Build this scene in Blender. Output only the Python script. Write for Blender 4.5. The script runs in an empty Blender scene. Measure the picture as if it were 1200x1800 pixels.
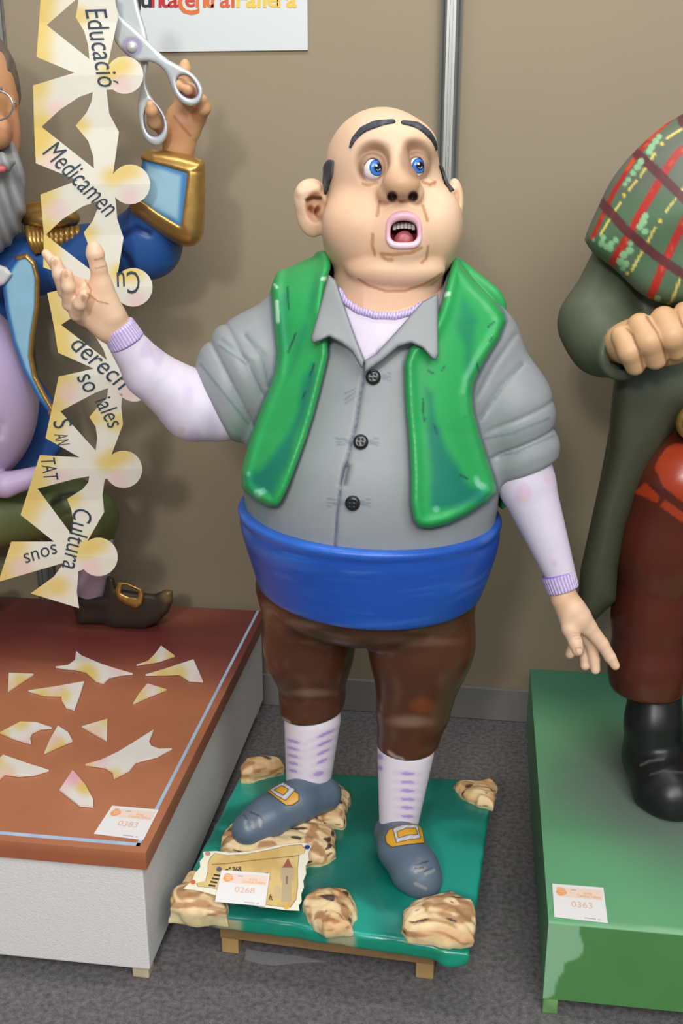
import bpy, bmesh, math
import numpy as np
from mathutils import Matrix, Vector

# ------------------------------------------------------------------ camera, light, exposure
SC = bpy.context.scene
F = 1860.0                                     # focal length in pixels of the 1200 x 1800 frame
PITCH = math.atan(630 / F)
YAW = math.atan(265 / math.hypot(F, 630))
CAM = np.array([0.0, 0.0, 1.5])
FW = np.array([-math.sin(YAW) * math.cos(PITCH), math.cos(YAW) * math.cos(PITCH), -math.sin(PITCH)])
RT = np.array([math.cos(YAW), math.sin(YAW), 0.0])
UP = np.cross(RT, FW)
cd = bpy.data.cameras.new('camera')
cam = bpy.data.objects.new('camera', cd)
SC.collection.objects.link(cam)
cd.sensor_fit = 'VERTICAL'
cd.sensor_height = 36.0
cd.sensor_width = 24.0
cd.lens = 36.0 * F / 1800.0
cd.clip_start = 0.02
cam.matrix_world = Matrix(((RT[0], UP[0], -FW[0], CAM[0]), (RT[1], UP[1], -FW[1], CAM[1]),
                           (RT[2], UP[2], -FW[2], CAM[2]), (0, 0, 0, 1)))
SC.camera = cam

wd = bpy.data.worlds.new('hall')
SC.world = wd
wd.use_nodes = True
wd.node_tree.nodes['Background'].inputs[0].default_value = (0.86, 0.93, 1.0, 1)
wd.node_tree.nodes['Background'].inputs[1].default_value = 0.26


def area(name, loc, target, sx, sy, watt, col=(1, 1, 1)):
    l = bpy.data.lights.new(name, 'AREA')
    l.shape = 'RECTANGLE'
    l.size = sx
    l.size_y = sy
    l.energy = watt
    l.color = col
    o = bpy.data.objects.new(name, l)
    SC.collection.objects.link(o)
    o.location = loc
    d = Vector(target) - Vector(loc)
    o.rotation_euler = d.to_track_quat('-Z', 'Y').to_euler()
    return o


area('ceiling_light_panel', (0.9, -1.2, 3.3), (-0.3, 2.0, 0.7), 3.0, 1.8, 125, (1.0, 0.98, 0.95))
area('wall_washer_lamp', (-0.2, 1.75, 3.15), (-0.2, 2.66, 1.5), 2.8, 0.3, 26, (1.0, 0.97, 0.92))
area('track_spotlight', (-0.55, -2.6, 3.0), (-0.3, 2.2, 0.9), 0.4, 0.4, 66, (1.0, 0.97, 0.92))
SC.view_settings.view_transform = 'Standard'
SC.view_settings.look = 'None'
SC.view_settings.gamma = 1
SC.view_settings.use_curve_mapping = False
SC.view_settings.exposure = 0.0

# ------------------------------------------------------------------ measuring helpers
def ray(px, py):
    return FW + (px - 600) / F * RT - (py - 900) / F * UP


def K(px, py, Y):                              # point seen at a pixel, at the distance Y from the camera's wall-parallel plane
    d = ray(px, py)
    return CAM + d * (Y / d[1])


def KZ(px, py, z):                             # point seen at a pixel, at the height z
    d = ray(px, py)
    return CAM + d * ((z - CAM[2]) / d[2])


def mm(p):                                     # metres for one pixel at a point
    return float((np.asarray(p) - CAM) @ FW) / F


def proj(P):
    D = P - CAM.astype(P.dtype)
    w = D @ FW.astype(P.dtype)
    return 600 + F * (D @ RT.astype(P.dtype)) / w, 900 - F * (D @ UP.astype(P.dtype)) / w, w


# ------------------------------------------------------------------ signed distance sculpting
def smin(a, b, k):
    h = np.clip(0.5 + 0.5 * (b - a) / k, 0, 1)
    return b + (a - b) * h - k * h * (1 - h)


def smax(a, b, k):
    return -smin(-a, -b, k)


def f32(a):
    return np.asarray(a, dtype=np.float32)


def rc(P, a, b, ra, rb):
    a = f32(a)
    ba = f32(b) - a
    pa = P - a
    t = np.clip(pa @ ba / max(float(ba @ ba), 1e-12), 0, 1)
    q = pa - t[:, None] * ba
    return np.sqrt((q * q).sum(1)) - (ra + (rb - ra) * t)


def ell(P, c, r, R=None):
    q = P - f32(c)
    if R is not None:
        q = q @ f32(R).T
    r = f32(r)
    a = q / r
    k0 = np.sqrt((a * a).sum(1)) + 1e-6
    b = a / r
    k1 = np.sqrt((b * b).sum(1)) + 1e-6
    return k0 * (k0 - 1) / k1


CR = np.stack([RT, UP, -FW])                   # axes of a shape that faces the viewer


def chain(P, pts, k=0.0):                      # pts: (px, py, Y, radius in px)
    d = None
    for i in range(len(pts) - 1):
        a, b = K(*pts[i][:3]), K(*pts[i + 1][:3])
        e = rc(P, a, b, pts[i][3] * mm(a), pts[i + 1][3] * mm(b))
        d = e if d is None else (smin(d, e, k) if k else np.minimum(d, e))
    return d


def poly(x, y, pts):                           # signed distance to a polygon
    pts = np.asarray(pts, np.float32)
    n = len(pts)
    d = np.full(x.shape, 1e18, np.float32)
    s = np.ones(x.shape, bool)
    for i in range(n):
        ax, ay = pts[i]
        bx, by = pts[i - 1]
        ex, ey = bx - ax, by - ay
        wx, wy = x - ax, y - ay
        t = np.clip((wx * ex + wy * ey) / max(ex * ex + ey * ey, 1e-12), 0, 1)
        qx, qy = wx - ex * t, wy - ey * t
        d = np.minimum(d, qx * qx + qy * qy)
        c1, c2, c3 = y >= ay, y < by, ex * wy > ey * wx
        s ^= (c1 & c2 & c3) | (~c1 & ~c2 & ~c3)
    return np.where(s, 1, -1) * np.sqrt(d)


def chaikin(pts, n=2):                         # round off the corners of an outline
    p = np.asarray(pts, float)
    for _ in range(n):
        q = np.roll(p, -1, 0)
        p = np.stack([p * 0.75 + q * 0.25, p * 0.25 + q * 0.75], 1).reshape(-1, 2)
    return p


def line(x, y, pts):                           # distance to an open polyline
    d = np.full(x.shape, 1e18, np.float32)
    for (ax, ay), (bx, by) in zip(pts[:-1], pts[1:]):
        ex, ey = bx - ax, by - ay
        wx, wy = x - ax, y - ay
        t = np.clip((wx * ex + wy * ey) / max(ex * ex + ey * ey, 1e-9), 0, 1)
        d = np.minimum(d, (wx - ex * t) ** 2 + (wy - ey * t) ** 2)
    return np.sqrt(d)


def nz(P, freq, seed=0, n=7):                  # cheap smooth noise, about -1..1
    r = np.random.RandomState(seed)
    out = np.zeros(len(P), np.float32)
    for i in range(n):
        v = r.normal(size=3)
        v = v / np.linalg.norm(v) * freq * r.uniform(0.6, 1.7)
        w = r.normal(size=3) * freq * 0.7
        out += np.sin(P @ f32(v) + r.uniform(0, 6.28) + 1.3 * np.sin(P @ f32(w)))
    return out / (n * 0.55)


def mesh(f, lo, hi, h, B=6):
    lo, hi = np.minimum(lo, hi), np.maximum(lo, hi)
    n = np.maximum(np.ceil((hi - lo) / (h * B)).astype(int), 1)
    ii = np.stack(np.meshgrid(*[np.arange(k) for k in n], indexing='ij'), -1).reshape(-1, 3)
    cen = (lo + (ii + 0.5) * h * B).astype(np.float32)
    cv = f(cen)
    act = np.abs(cv) < h * B * 0.87 * 1.35 + h
    V = np.repeat(np.repeat(np.repeat(cv.reshape(n), B, 0), B, 1), B, 2).astype(np.float32)
    off = np.stack(np.meshgrid(*[np.arange(B)] * 3, indexing='ij'), -1).reshape(-1, 3)
    idx = (ii[act][:, None, :] * B + off[None]).reshape(-1, 3)
    for s in range(0, len(idx), 400000):
        j = idx[s:s + 400000]
        V[j[:, 0], j[:, 1], j[:, 2]] = f((lo + j * h).astype(np.float32))
    S = V < 0
    N = np.array(V.shape)
    cnt = np.zeros(N - 1, np.int8)
    cor = [(a, b, c) for a in (0, 1) for b in (0, 1) for c in (0, 1)]
    for a, b, c in cor:
        cnt += S[a:N[0] - 1 + a, b:N[1] - 1 + b, c:N[2] - 1 + c]
    cell = np.argwhere((cnt > 0) & (cnt < 8))
    ids = np.full(N - 1, -1, np.int32)
    ids[cell[:, 0], cell[:, 1], cell[:, 2]] = np.arange(len(cell))
    acc = np.zeros((len(cell), 3), np.float32)
    m = np.zeros(len(cell), np.float32)
    vals = [V[cell[:, 0] + a, cell[:, 1] + b, cell[:, 2] + c] for a, b, c in cor]
    for p in range(8):
        for q in range(p + 1, 8):
            if sum(abs(x - y) for x, y in zip(cor[p], cor[q])) != 1:
                continue
            va, vb = vals[p], vals[q]
            x = (va < 0) != (vb < 0)
            t = np.where(x, va / np.where(va == vb, 1, va - vb), 0)[:, None]
            acc += np.where(x[:, None], f32(cor[p]) + t * (f32(cor[q]) - f32(cor[p])), 0)
            m += x
    vert = lo + (cell + acc / m[:, None]) * h
    faces = []
    for ax in range(3):
        sl0, sl1 = [slice(None)] * 3, [slice(None)] * 3
        sl0[ax], sl1[ax] = slice(0, N[ax] - 1), slice(1, N[ax])
        A, Bv = S[tuple(sl0)], S[tuple(sl1)]
        e = np.argwhere(A != Bv)
        u, v = (ax + 1) % 3, (ax + 2) % 3
        ok = (e[:, u] > 0) & (e[:, v] > 0) & (e[:, u] < N[u] - 1) & (e[:, v] < N[v] - 1)
        e = e[ok]
        flip = A[e[:, 0], e[:, 1], e[:, 2]]
        q = []
        for du, dv in ((1, 1), (0, 1), (0, 0), (1, 0)):
            c = e.copy()
            c[:, u] -= du
            c[:, v] -= dv
            q.append(ids[c[:, 0], c[:, 1], c[:, 2]])
        q = np.stack(q, 1)
        good = (q >= 0).all(1)
        q, flip = q[good], flip[good]
        q[~flip] = q[~flip][:, ::-1]
        faces.append(q)
    return vert.astype(np.float32), np.concatenate(faces)


def hit(f, px, py, t0=0.8):                    # where the line of sight through a pixel meets a shape
    px, py = np.atleast_1d(px).astype(float), np.atleast_1d(py).astype(float)
    d = FW[None] + ((px - 600) / F)[:, None] * RT - ((py - 900) / F)[:, None] * UP
    d = d / np.linalg.norm(d, axis=1)[:, None]
    t = np.full(len(px), t0)
    for _ in range(70):
        t += 0.8 * f((CAM + d * t[:, None]).astype(np.float32))
        t = np.minimum(t, 3.5)
    return CAM + d * t[:, None]


def normal(f, p, e=0.002):
    p = np.asarray(p)
    q = np.array([p + np.eye(3)[i] * s * e for i in range(3) for s in (1, -1)], np.float32)
    v = f(q)
    g = np.array([v[0] - v[1], v[2] - v[3], v[4] - v[5]], float)
    return g / (np.linalg.norm(g) + 1e-9)


# ------------------------------------------------------------------ colour and material
def lin(c):
    c = np.asarray(c, float) / 255.0
    return np.where(c <= 0.04045, c / 12.92, ((c + 0.055) / 1.055) ** 2.4)


def sstep(a, b, x):
    t = np.clip((x - a) / (b - a), 0, 1)
    return t * t * (3 - 2 * t)


def flat(n, c):
    return np.tile(np.asarray(c, float), (n, 1))


def mixc(col, w, c):
    return col * (1 - w[:, None]) + np.asarray(c, float) * w[:, None]


MATS = {}


def M(name, col=None, rough=0.5, metal=0.0, var=0.0, vscale=20.0, bump=0.0, bscale=60.0, col2=None, c2scale=6.0,
      c2lo=0.45, c2hi=0.6, spec=0.5, stretch=None, coat=0.0):
    if name in MATS:
        return MATS[name]
    m = bpy.data.materials.new(name)
    m.use_nodes = True
    nt = m.node_tree
    b = nt.nodes['Principled BSDF']
    b.inputs['Roughness'].default_value = rough
    b.inputs['Metallic'].default_value = metal
    b.inputs['Specular IOR Level'].default_value = spec
    b.inputs['Coat Weight'].default_value = coat
    tc = nt.nodes.new('ShaderNodeTexCoord')
    vec = tc.outputs['Object']
    if stretch:
        mp = nt.nodes.new('ShaderNodeMapping')
        mp.inputs['Scale'].default_value = stretch
        nt.links.new(vec, mp.inputs['Vector'])
        vec = mp.outputs['Vector']

    def noise(scale, detail=4):
        n = nt.nodes.new('ShaderNodeTexNoise')
        n.inputs['Scale'].default_value = scale
        n.inputs['Detail'].default_value = detail
        nt.links.new(vec, n.inputs['Vector'])
        return n.outputs['Fac']
    if col is None:
        a = nt.nodes.new('ShaderNodeAttribute')
        a.attribute_name = 'paint'
        c = a.outputs['Color']
    else:
        a = nt.nodes.new('ShaderNodeRGB')
        a.outputs[0].default_value = (*lin(col), 1)
        c = a.outputs[0]
    if col2 is not None:
        rp = nt.nodes.new('ShaderNodeValToRGB')
        rp.color_ramp.elements[0].position = c2lo
        rp.color_ramp.elements[1].position = c2hi
        nt.links.new(noise(c2scale, 6), rp.inputs[0])
        mx = nt.nodes.new('ShaderNodeMix')
        mx.data_type = 'RGBA'
        nt.links.new(rp.outputs[0], mx.inputs[0])
        nt.links.new(c, mx.inputs[6])
        mx.inputs[7].default_value = (*lin(col2), 1)
        c = mx.outputs[2]
    if var:
        mr = nt.nodes.new('ShaderNodeMapRange')
        mr.inputs[1].default_value = 0.3
        mr.inputs[2].default_value = 0.7
        mr.inputs[3].default_value = 1 - var
        mr.inputs[4].default_value = 1 + var
        nt.links.new(noise(vscale), mr.inputs[0])
        mx = nt.nodes.new('ShaderNodeMix')
        mx.data_type = 'RGBA'
        mx.blend_type = 'MULTIPLY'
        mx.inputs[0].default_value = 1
        nt.links.new(c, mx.inputs[6])
        nt.links.new(mr.outputs[0], mx.inputs[7])
        c = mx.outputs[2]
    nt.links.new(c, b.inputs['Base Color'])
    if bump:
        bp = nt.nodes.new('ShaderNodeBump')
        bp.inputs['Strength'].default_value = bump
        bp.inputs['Distance'].default_value = 0.004
        nt.links.new(noise(bscale, 5), bp.inputs['Height'])
        nt.links.new(bp.outputs[0], b.inputs['Normal'])
    MATS[name] = m
    return m


# ------------------------------------------------------------------ objects
ROOT = {}


def tag(o, label=None, cat=None, group=None, kind=None):
    for k, v in (('label', label), ('category', cat), ('group', group), ('kind', kind)):
        if v:
            o[k] = v
    return o


def empty(name, loc, label, cat, group=None):
    o = bpy.data.objects.new(name, None)
    o.empty_display_size = 0.1
    SC.collection.objects.link(o)
    o.location = loc
    ROOT[o.name] = np.asarray(loc, float)
    return tag(o, label, cat, group)


def obj(name, v, f, mat, parent=None, col=None, smooth=True, base=None, label=None):
    """one mesh object from world-space vertices; its origin is its thing's origin"""
    v = np.asarray(v, float)
    o0 = ROOT[parent.name] if parent is not None else (np.asarray(base, float) if base is not None else
                                                       np.array([v[:, 0].mean(), v[:, 1].mean(), v[:, 2].min()]))
    me = bpy.data.meshes.new(name)
    if isinstance(f, np.ndarray):
        w = v - o0
        me.vertices.add(len(w))
        me.vertices.foreach_set('co', w.astype(np.float32).ravel())
        k = f.shape[1]
        me.loops.add(len(f) * k)
        me.loops.foreach_set('vertex_index', f.astype(np.int32).ravel())
        me.polygons.add(len(f))
        me.polygons.foreach_set('loop_start', np.arange(0, len(f) * k, k, dtype=np.int32))
        me.update(calc_edges=True)
        me.validate()
    else:
        me.from_pydata([tuple(p) for p in (v - o0)], [], [list(map(int, q)) for q in f])
        me.update()
    if smooth:
        me.polygons.foreach_set('use_smooth', [True] * len(me.polygons))
    if col is not None:
        a = me.color_attributes.new('paint', 'FLOAT_COLOR', 'POINT')
        c = np.ones((len(v), 4), np.float32)
        c[:, :3] = lin(np.clip(col, 0, 255))
        a.data.foreach_set('color', c.ravel())
    me.materials.append(mat)
    o = bpy.data.objects.new(name, me)
    SC.collection.objects.link(o)
    ROOT[o.name] = o0
    if parent is not None:
        o.parent = parent
    else:
        o.location = o0
    if label:
        o['label'] = label
    return o


def sculpt(name, f, lo, hi, h, mat, parent=None, paint=None, label=None):
    v, q = mesh(f, np.asarray(lo, float), np.asarray(hi, float), h)
    return obj(name, v, q, mat, parent, col=paint(v) if paint else None, label=label)


def box(lo, hi, bev=0.0):
    bm = bmesh.new()
    bmesh.ops.create_cube(bm, size=1)
    lo, hi = np.asarray(lo, float), np.asarray(hi, float)
    for v in bm.verts:
        v.co = Vector((lo + hi) / 2) + Vector(np.array(v.co) * (hi - lo))
    if bev:
        bmesh.ops.bevel(bm, geom=bm.edges[:], offset=bev, segments=2, affect='EDGES', profile=0.6)
    return grab(bm)


def grab(bm):
    bm.verts.index_update()
    v = np.array([tuple(p.co) for p in bm.verts])
    f = [[p.index for p in q.verts] for q in bm.faces]
    bm.free()
    return v, f


def join(*ms):
    V, Fs, n = [], [], 0
    for v, f in ms:
        V.append(v)
        Fs += [[i + n for i in q] for q in f]
        n += len(v)
    return np.concatenate(V), Fs


def sheet(pts, thick, holes=(), cut=0.0):
    """flat plate from an outline (2-D units) with holes; returns verts (x, y, z 0..thick) and faces"""
    cu = bpy.data.curves.new('outline', 'CURVE')
    cu.dimensions = '2D'
    cu.fill_mode = 'BOTH'
    for ring in [pts, *holes]:
        sp = cu.splines.new('POLY')
        sp.points.add(len(ring) - 1)
        for p, q in zip(sp.points, ring):
            p.co = (q[0], q[1], 0, 1)
        sp.use_cyclic_u = True
    o = bpy.data.objects.new('outline', cu)
    SC.collection.objects.link(o)
    bpy.context.view_layer.update()
    me = o.evaluated_get(bpy.context.evaluated_depsgraph_get()).to_mesh()
    bm = bmesh.new()
    bm.from_mesh(me)
    bpy.data.objects.remove(o)
    bpy.data.curves.remove(cu)
    bmesh.ops.remove_doubles(bm, verts=bm.verts[:], dist=1e-5)
    if cut:
        for ax in (0, 1):
            c = [v.co[ax] for v in bm.verts]
            for t in np.arange(min(c) + cut * 0.5, max(c), cut):
                n = [0, 0, 0]
                n[ax] = 1
                p = [0, 0, 0]
                p[ax] = t
                bmesh.ops.bisect_plane(bm, geom=bm.verts[:] + bm.edges[:] + bm.faces[:], plane_co=p, plane_no=n, dist=1e-5)
    v, f = grab(bm)
    if thick == 0:
        return v, f
    n = len(v)
    cnt = {}
    for q in f:
        for a, b in zip(q, q[1:] + q[:1]):
            cnt[(a, b)] = 1
    top = v.copy()
    top[:, 2] = thick
    fs = [q[:] for q in f] + [[i + n for i in q][::-1] for q in f]
    for (a, b) in cnt:
        if (b, a) not in cnt:
            fs.append([b, a, a + n, b + n])
    return np.concatenate([v, top]), fs


def text2d(s, size=1.0, shear=0.0, bold=0.0):
    cu = bpy.data.curves.new('t', 'FONT')
    cu.body = s
    cu.size = size
    cu.shear = shear
    cu.offset = bold
    cu.resolution_u = 3
    o = bpy.data.objects.new('t', cu)
    SC.collection.objects.link(o)
    bpy.context.view_layer.update()
    me = o.evaluated_get(bpy.context.evaluated_depsgraph_get()).to_mesh()
    v = np.array([tuple(p.co) for p in me.vertices])
    f = [list(p.vertices) for p in me.polygons]
    bpy.data.objects.remove(o)
    bpy.data.curves.remove(cu)
    return v, f


def tube(pts, r, n=8, closed=False):
    pts = np.asarray(pts, float)
    V, Fs = [], []
    m = len(pts)
    for i in range(m):
        a = pts[(i - 1) % m] if (closed or i) else pts[i]
        b = pts[(i + 1) % m] if (closed or i < m - 1) else pts[i]
        t = (b - a) / (np.linalg.norm(b - a) + 1e-9)
        u = np.cross(t, [0.3, 0.2, 0.93])
        u /= np.linalg.norm(u)
        w = np.cross(t, u)
        rr = r[i] if hasattr(r, '__len__') else r
        for k in range(n):
            g = 2 * math.pi * k / n
            V.append(pts[i] + rr * (math.cos(g) * u + math.sin(g) * w))
    for i in range(m if closed else m - 1):
        for k in range(n):
            j = (i + 1) % m
            Fs.append([i * n + k, i * n + (k + 1) % n, j * n + (k + 1) % n, j * n + k])
    if not closed:
        Fs.append(list(range(n))[::-1])
        Fs.append([(m - 1) * n + k for k in range(n)])
    return np.array(V), Fs

# ------------------------------------------------------------------ the setting
WALL = 2.66
m_wall = M('beige_wall_panel', (147, 134, 112), rough=0.75, var=0.025, vscale=2.0, bump=0.03, bscale=200)
m_alu = M('aluminium', (150, 152, 150), rough=0.42, metal=0.7, var=0.05, vscale=8, stretch=(60, 60, 1))
m_base = M('grey_plinth_board', (128, 126, 124), rough=0.6, var=0.04, vscale=10)
m_carpet = M('grey_carpet', (122, 120, 121), rough=0.95, var=0.30, vscale=420, bump=0.6, bscale=500, col2=(84, 82, 82),
             c2scale=90, c2lo=0.35, c2hi=0.75, spec=0.1)
fl = obj('floor', *box((-4, -3, -0.05), (4, WALL + 0.1, 0)), m_carpet, smooth=False, base=(0, 0, 0))
tag(fl, 'dark grey speckled carpet floor of the exhibition stand', kind='structure')
wl = obj('wall_back', *box((-3.2, WALL + 0.012, 0), (3.2, WALL + 0.03, 3.2)), m_wall, smooth=False, base=(0, WALL, 0))
tag(wl, 'beige exhibition wall panels held between aluminium posts', kind='structure')
XP = [float(K(42, 620, WALL - 0.02)[0]), float(K(787, 250, WALL - 0.02)[0])]
XP = [XP[0] - (XP[1] - XP[0])] + XP + [XP[1] + (XP[1] - XP[0]), XP[1] + 2 * (XP[1] - XP[0])]
xs = [-3.2] + XP + [3.2]
for a, b in zip(xs[:-1], xs[1:]):
    obj('wall_panel', *box((a + 0.012, WALL, 0.002), (b - 0.012, WALL + 0.012, 3.2)), m_wall, wl, smooth=False)


def post(x):
    pr = []
    R = 0.0265
    for k in range(8):                         # eight-sided post with a slot in each side
        a0 = math.pi / 8 + k * math.pi / 4
        a1 = a0 + math.pi / 4
        p, q = np.array([math.cos(a0), math.sin(a0)]) * R, np.array([math.cos(a1), math.sin(a1)]) * R
        n = (p + q) / 2
        n /= np.linalg.norm(n)
        pr += [p, p + (q - p) * 0.3, p + (q - p) * 0.33 - n * 0.007, p + (q - p) * 0.67 - n * 0.007, p + (q - p) * 0.7]
    pr = np.array(pr)
    n = len(pr)
    y0 = WALL - 0.012
    v = np.array([(x + p[0], y0 + p[1], z) for z in (0.0, 3.2) for p in pr])
    f = [[i, (i + 1) % n, n + (i + 1) % n, n + i] for i in range(n)] + [list(range(n))[::-1], [n + i for i in range(n)]]
    return v, f


for x in XP:
    obj('wall_post', *post(x), m_alu, wl, smooth=False)
for a, b in zip(xs[:-1], xs[1:]):
    bb = obj('baseboard_back', *box((a + 0.03, WALL - 0.014, 0.001), (b - 0.03, WALL - 0.001, 0.098), 0.002), m_base, smooth=False)
    tag(bb, kind='structure')
for o in [o for o in bpy.data.objects if o.name.startswith('baseboard_back')]:
    o['label'] = 'grey baseboard strip along the foot of the beige wall'

# sign on the wall
m_signw = M('white_sign_board', (205, 210, 212), rough=0.5, var=0.02, vscale=3)
YS = WALL - 0.004
sg = empty('wall_sign', K(385, 89, YS), 'white wall sign with coloured Junta Central Fallera lettering, above the scissors', 'sign')
c0, c1 = K(228, 92, YS), K(541, 89, YS)
obj('board', *box((c0[0], YS - 0.002, c0[2]), (c1[0], WALL - 0.0005, c0[2] + 0.30)), m_signw, sg, smooth=False)
KB, RD, OR, YE = (28, 30, 36), (176, 32, 40), (206, 104, 44), (222, 186, 66)
for ch, x, c, s in (('J', 241, KB, 46), ('u', 257, KB, 44), ('n', 275, RD, 44), ('t', 289, RD, 44), ('a', 304, RD, 44),
                    ('C', 331, OR, 60), ('e', 334, (190, 60, 44), 40), ('n', 353, OR, 44), ('t', 367, OR, 44), ('r', 379, OR, 44),
                    ('a', 395, (200, 84, 50), 44), ('l', 409, (200, 84, 50), 44), ('F', 424, YE, 44), ('a', 441, YE, 44),
                    ('l', 455, YE, 44), ('l', 465, YE, 44), ('e', 479, YE, 44), ('r', 495, YE, 44), ('a', 512, YE, 44)):
    v, f = text2d(ch, s, bold=0.9)
    v[:, 0] -= (v[:, 0].min() + v[:, 0].max()) / 2
    base = 12.5 + (12 if ch == 'C' else 0) + (-1 if ch == 'e' else 0)
    w = np.array([K(x + p[0], base - p[1], YS - 0.003) for p in v])
    obj('letter', w, f, M('ink_%d_%d_%d' % c, c, rough=0.5), sg, smooth=False)

# ------------------------------------------------------------------ stands
m_foam = M('white_polystyrene', (226, 225, 224), rough=0.85, bump=0.35, bscale=260, var=0.03, vscale=120)
m_copper = M('copper_paint', None, rough=0.42, var=0.05, vscale=9, bump=0.05, bscale=40)
m_stripe = M('pale_blue_painted_line', (172, 196, 222), rough=0.5, var=0.12, vscale=30)
LZ = 0.302
LX1, LY0, LY1, LX0 = -0.567, 1.553, 2.63, -1.62


def grid_box(lo, hi, n=(1, 1, 1)):             # box with subdivided sides, so paint can vary over it
    lo, hi = np.asarray(lo, float), np.asarray(hi, float)
    V, Fs = [], []
    for ax in range(3):
        u, v = (ax + 1) % 3, (ax + 2) % 3
        for side in (0, 1):
            s = len(V)
            for i in range(n[u] + 1):
                for j in range(n[v] + 1):
                    p = np.zeros(3)
                    p[ax] = hi[ax] if side else lo[ax]
                    p[u] = lo[u] + (hi[u] - lo[u]) * i / n[u]
                    p[v] = lo[v] + (hi[v] - lo[v]) * j / n[v]
                    V.append(p)
            for i in range(n[u]):
                for j in range(n[v]):
                    a = s + i * (n[v] + 1) + j
                    q = [a, a + n[v] + 1, a + n[v] + 2, a + 1]
                    Fs.append(q if side else q[::-1])
    return np.array(V), Fs


ls = empty('display_plinth', (-1.0, 2.1, 0), 'white polystyrene plinth with copper brown top strewn with paper scraps', 'plinth')
obj('block', *box((LX0, LY0 + 0.012, 0.028), (LX1 - 0.012, LY1, LZ - 0.035), 0.003), m_foam, ls, smooth=False)
for x in (LX1 - 0.05, LX0 + 0.02):
    for y in (LY0 + 0.02, LY1 - 0.06):
        obj('foot', *box((x, y, 0), (x + 0.032, y + 0.032, 0.03), 0.002), M('raw_wood', (196, 182, 152), rough=0.7, var=0.12, vscale=30), ls, smooth=False)
v, f = grid_box((LX0, LY0, LZ - 0.037), (LX1, LY1, LZ), (60, 70, 2))
t = sstep(2.02, 2.42, v[:, 1] + 0.10 * nz(f32(v), 5, 3) - 0.12 * (v[:, 0] + 0.9))
c = mixc(flat(len(v), (182, 116, 82)), t, (112, 52, 50))
c = mixc(c, 0.5 * sstep(0.1, 0.9, nz(f32(v), 7, 5)), (170, 104, 72))
c = mixc(c, sstep(0.005, 0.02, LZ - v[:, 2]) * 0.5, (150, 78, 50))
obj('top_board', v, f, m_copper, ls, col=c, smooth=False)
e = 0.017
obj('painted_line', *box((LX0, LY0 + e, LZ), (LX1 - e, LY0 + e + 0.009, LZ + 0.0006)), m_stripe, ls, smooth=False)
obj('painted_line', *box((LX1 - e - 0.007, LY0 + e, LZ), (LX1 - e, LY1, LZ + 0.0006)), m_stripe, ls, smooth=False)

RZ, RX0, RX1, RY0, RY1 = 0.203, 0.158, 0.95, 1.585, 2.575
m_green = M('green_airbrushed_paint', None, rough=0.4, var=0.04, vscale=6, bump=0.04, bscale=60)
rs = empty('display_plinth', (0.55, 2.1, 0), 'green airbrushed plinth under the tartan shawl figure', 'plinth')
v, f = grid_box((RX0, RY0, 0.035), (RX1, RY1, RZ), (180, 100, 60))
P = f32(v)
c = mixc(flat(len(v), (104, 168, 122)), sstep(-0.5, 0.8, nz(P, 6, 11)), (122, 176, 132))
top = v[:, 2] > RZ - 1e-4
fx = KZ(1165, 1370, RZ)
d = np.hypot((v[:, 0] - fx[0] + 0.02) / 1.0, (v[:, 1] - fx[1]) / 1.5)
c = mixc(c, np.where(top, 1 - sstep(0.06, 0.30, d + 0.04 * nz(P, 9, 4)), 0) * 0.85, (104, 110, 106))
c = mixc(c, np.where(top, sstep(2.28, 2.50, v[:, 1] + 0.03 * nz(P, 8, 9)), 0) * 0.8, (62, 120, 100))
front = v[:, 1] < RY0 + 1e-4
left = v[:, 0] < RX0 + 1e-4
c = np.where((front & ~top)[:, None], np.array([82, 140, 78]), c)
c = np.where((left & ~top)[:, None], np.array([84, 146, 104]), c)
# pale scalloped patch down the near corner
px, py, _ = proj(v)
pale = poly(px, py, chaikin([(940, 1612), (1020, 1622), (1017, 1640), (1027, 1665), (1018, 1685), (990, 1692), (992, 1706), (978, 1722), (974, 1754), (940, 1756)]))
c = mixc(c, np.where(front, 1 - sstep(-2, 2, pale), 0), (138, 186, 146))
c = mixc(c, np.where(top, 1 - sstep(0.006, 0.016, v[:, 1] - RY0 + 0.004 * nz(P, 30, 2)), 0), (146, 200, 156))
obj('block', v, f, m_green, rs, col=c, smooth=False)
for x in (RX0 + 0.001, RX1 - 0.04):
    for y in (RY0 + 0.002, RY1 - 0.04):
        obj('foot', *box((x, y, 0), (x + 0.027, y + 0.03, 0.036), 0.002), M('green_paint_foot', (112, 160, 96), rough=0.6, var=0.2, vscale=40), rs, smooth=False)

# the figure's own base: teal slab on a wooden pallet, rocks modelled onto it
SZ = 0.142
bs = empty('figure_base', (-0.245, 1.86, 0), 'square teal base with sandstone rocks on a low wooden pallet', 'base')
BA = [KZ(297, 1598, SZ), KZ(828, 1672, SZ), KZ(872, 1368, SZ), KZ(424, 1350, SZ)]
BA = [p[:2] for p in BA]
m_teal = M('teal_varnish', None, rough=0.28, var=0.06, vscale=9, bump=0.06, bscale=14, coat=0.3)


def f_slab(P):
    d = poly(P[:, 0], P[:, 1], BA) + 0.004 + 0.0015 * nz(P, 60, 1)
    nb = 0.012 * np.clip(1 - np.hypot(P[:, 0] - BA[1][0], P[:, 1] - BA[1][1]) / 0.13, 0, 1) * nz(P, 70, 5)
    z = np.abs(P[:, 2] - (SZ - 0.019 - 0.012 * np.clip(1 - np.hypot(P[:, 0] - BA[1][0], P[:, 1] - BA[1][1]) / 0.12, 0, 1))) - 0.019
    return smax(d + nb, z - 0.0008 * nz(P, 25, 8), 0.012)


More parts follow.
